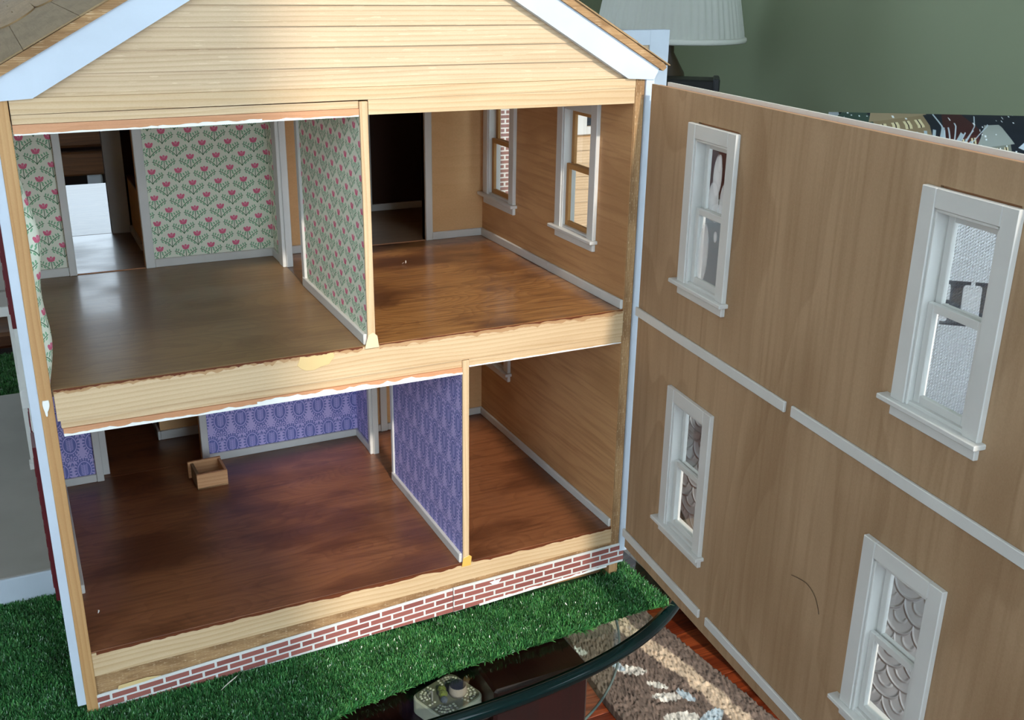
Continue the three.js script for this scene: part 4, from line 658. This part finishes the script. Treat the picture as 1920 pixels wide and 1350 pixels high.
// ---------------------------------------------------------------- lamp, side table, black box
{
  const lx = 1.622, lz = -1.565, s = group('side_table', lx, 0, lz + 0.03); tag(s, 'dark wooden side table beneath the pleated lamp', 'table');
  mesh('table_top', grainUV(cbox(-0.30, 0.28, 0.57, 0.60, -0.30, 0.27, 0.004)), M.mahog, s); for (const [x, z] of [[-0.26, -0.26], [0.24, -0.26], [-0.26, 0.23], [0.24, 0.23]]) mesh('leg', grainUV(cbox(x - 0.02, x + 0.02, 0, 0.57, z - 0.02, z + 0.02, 0.003), 'y'), M.mahog, s);
  const l = group('table_lamp', lx, 0.6, lz); tag(l, 'table lamp with a white pleated shade against the green wall', 'lamp');
  const N = 240, pos = [], idx = [], R = [[0.197, 0.311], [0.140, 0.60]], rows = 12;
  for (let j = 0; j <= rows; j++) for (let i = 0; i < N; i++) { const t = j / rows, a = i / N * 6.28318, r = lerp(R[0][0], R[1][0], t) + 0.0024 * Math.sin(i * 1.5708 * 1.0) * (t > 0.03 && t < 0.97 ? 1 : 0.3) + 0.001 * Math.sin(i * 0.7); pos.push(Math.cos(a) * r, lerp(R[0][1], R[1][1], t), Math.sin(a) * r); }
  for (let j = 0; j < rows; j++) for (let i = 0; i < N; i++) { const a = j * N + i, b = j * N + (i + 1) % N; idx.push(a, a + N, b, b, a + N, b + N); }
  const g = new THREE.BufferGeometry(); g.setAttribute('position', new THREE.Float32BufferAttribute(pos, 3)); g.setIndex(idx); g.computeVertexNormals();
  mesh('lamp_shade', g, phys({ color: 0xe9ebe4, roughness: 0.9, transmission: 0.3, thickness: 0, side: THREE.DoubleSide }), l);
  mesh('shade_trim', new THREE.TorusGeometry(0.1985, 0.0045, 8, 90).scale(1, 1, 1.6).rotateX(Math.PI / 2).translate(0, 0.316, 0), std({ color: 0xe6e7e0, roughness: 0.9 }), l);
  mesh('base', new THREE.LatheGeometry([[0.0, 0], [0.08, 0], [0.082, 0.012], [0.03, 0.03], [0.05, 0.10], [0.062, 0.16], [0.045, 0.23], [0.016, 0.28], [0.012, 0.42], [0, 0.42]].map((p) => new THREE.Vector2(...p)), 40), std({ color: 0x4a3c2c, roughness: 0.35 }), l);
  const b = group('black_box', 1.545, 0.6, -1.385, -0.62); tag(b, 'black box with a raised end panel standing under the pleated lamp', 'box');
  mesh('body', cbox(-0.09, 0.09, 0, 0.232, -0.05, 0.05, 0.004), M.black, b); mesh('end_panel', cbox(0.078, 0.094, 0, 0.236, -0.052, 0.056, 0.003), M.charcoal, b); mesh('face_plate', cbox(0.005, 0.07, 0.15, 0.195, 0.05, 0.052, 0.001), M.charcoal, b);
}
{ // bench behind the house, seen through the rear rooms
  const b = group('spindle_bench', 0.12, 0, -1.55); tag(b, 'dark wooden bench with pale spindles seen through the upper left doorway', 'bench');
  mesh('top_rail', grainUV(cbox(-0.7, 0.7, 0.715, 0.76, -0.02, 0.02, 0.006)), M.oak, b); mesh('back_rail', grainUV(cbox(-0.7, 0.7, 0.655, 0.705, -0.015, 0.012, 0.004)), M.oak, b); mesh('seat', grainUV(cbox(-0.7, 0.7, 0.42, 0.45, -0.05, 0.4, 0.006)), M.oak, b); mesh('lower_rail', grainUV(cbox(-0.7, 0.7, 0.50, 0.53, -0.012, 0.012, 0.004)), M.oak, b);
  for (let i = 0; i < 16; i++) mesh('spindle', grainUV(cbox(-0.64 + i * 0.085 - 0.015, -0.64 + i * 0.085 + 0.015, 0.53, 0.655, -0.009, 0.009, 0.003), 'y'), std({ color: 0xaab0b6, roughness: 0.6 }), b);
  for (const x of [-0.68, 0.68]) for (const z of [-0.015, 0.37]) mesh('leg', grainUV(cbox(x - 0.02, x + 0.02, 0, z < 0 ? 0.76 : 0.42, z - 0.02, z + 0.02, 0.003), 'y'), M.oak, b);
}
{ // dark cabinet under the rear window
  const c = group('dark_cabinet', 0.15, 0, -1.86); tag(c, 'dark brown wooden cabinet standing behind the spindle bench', 'cabinet');
  const A = (n, g, m = M.mahog) => mesh(n, grainUV(g, 'x'), m, c);
  A('carcass', cbox(-0.75, 0.75, 0.05, 0.84, -0.2, 0.15, 0.004)); A('cabinet_top', cbox(-0.78, 0.78, 0.84, 0.87, -0.22, 0.18, 0.006), M.oak);
  for (const x of [-0.5, 0, 0.5]) { A('door', cbox(x - 0.24, x + 0.24, 0.08, 0.82, 0.15, 0.168, 0.004)); }
}
renderer.render(scene, camera);
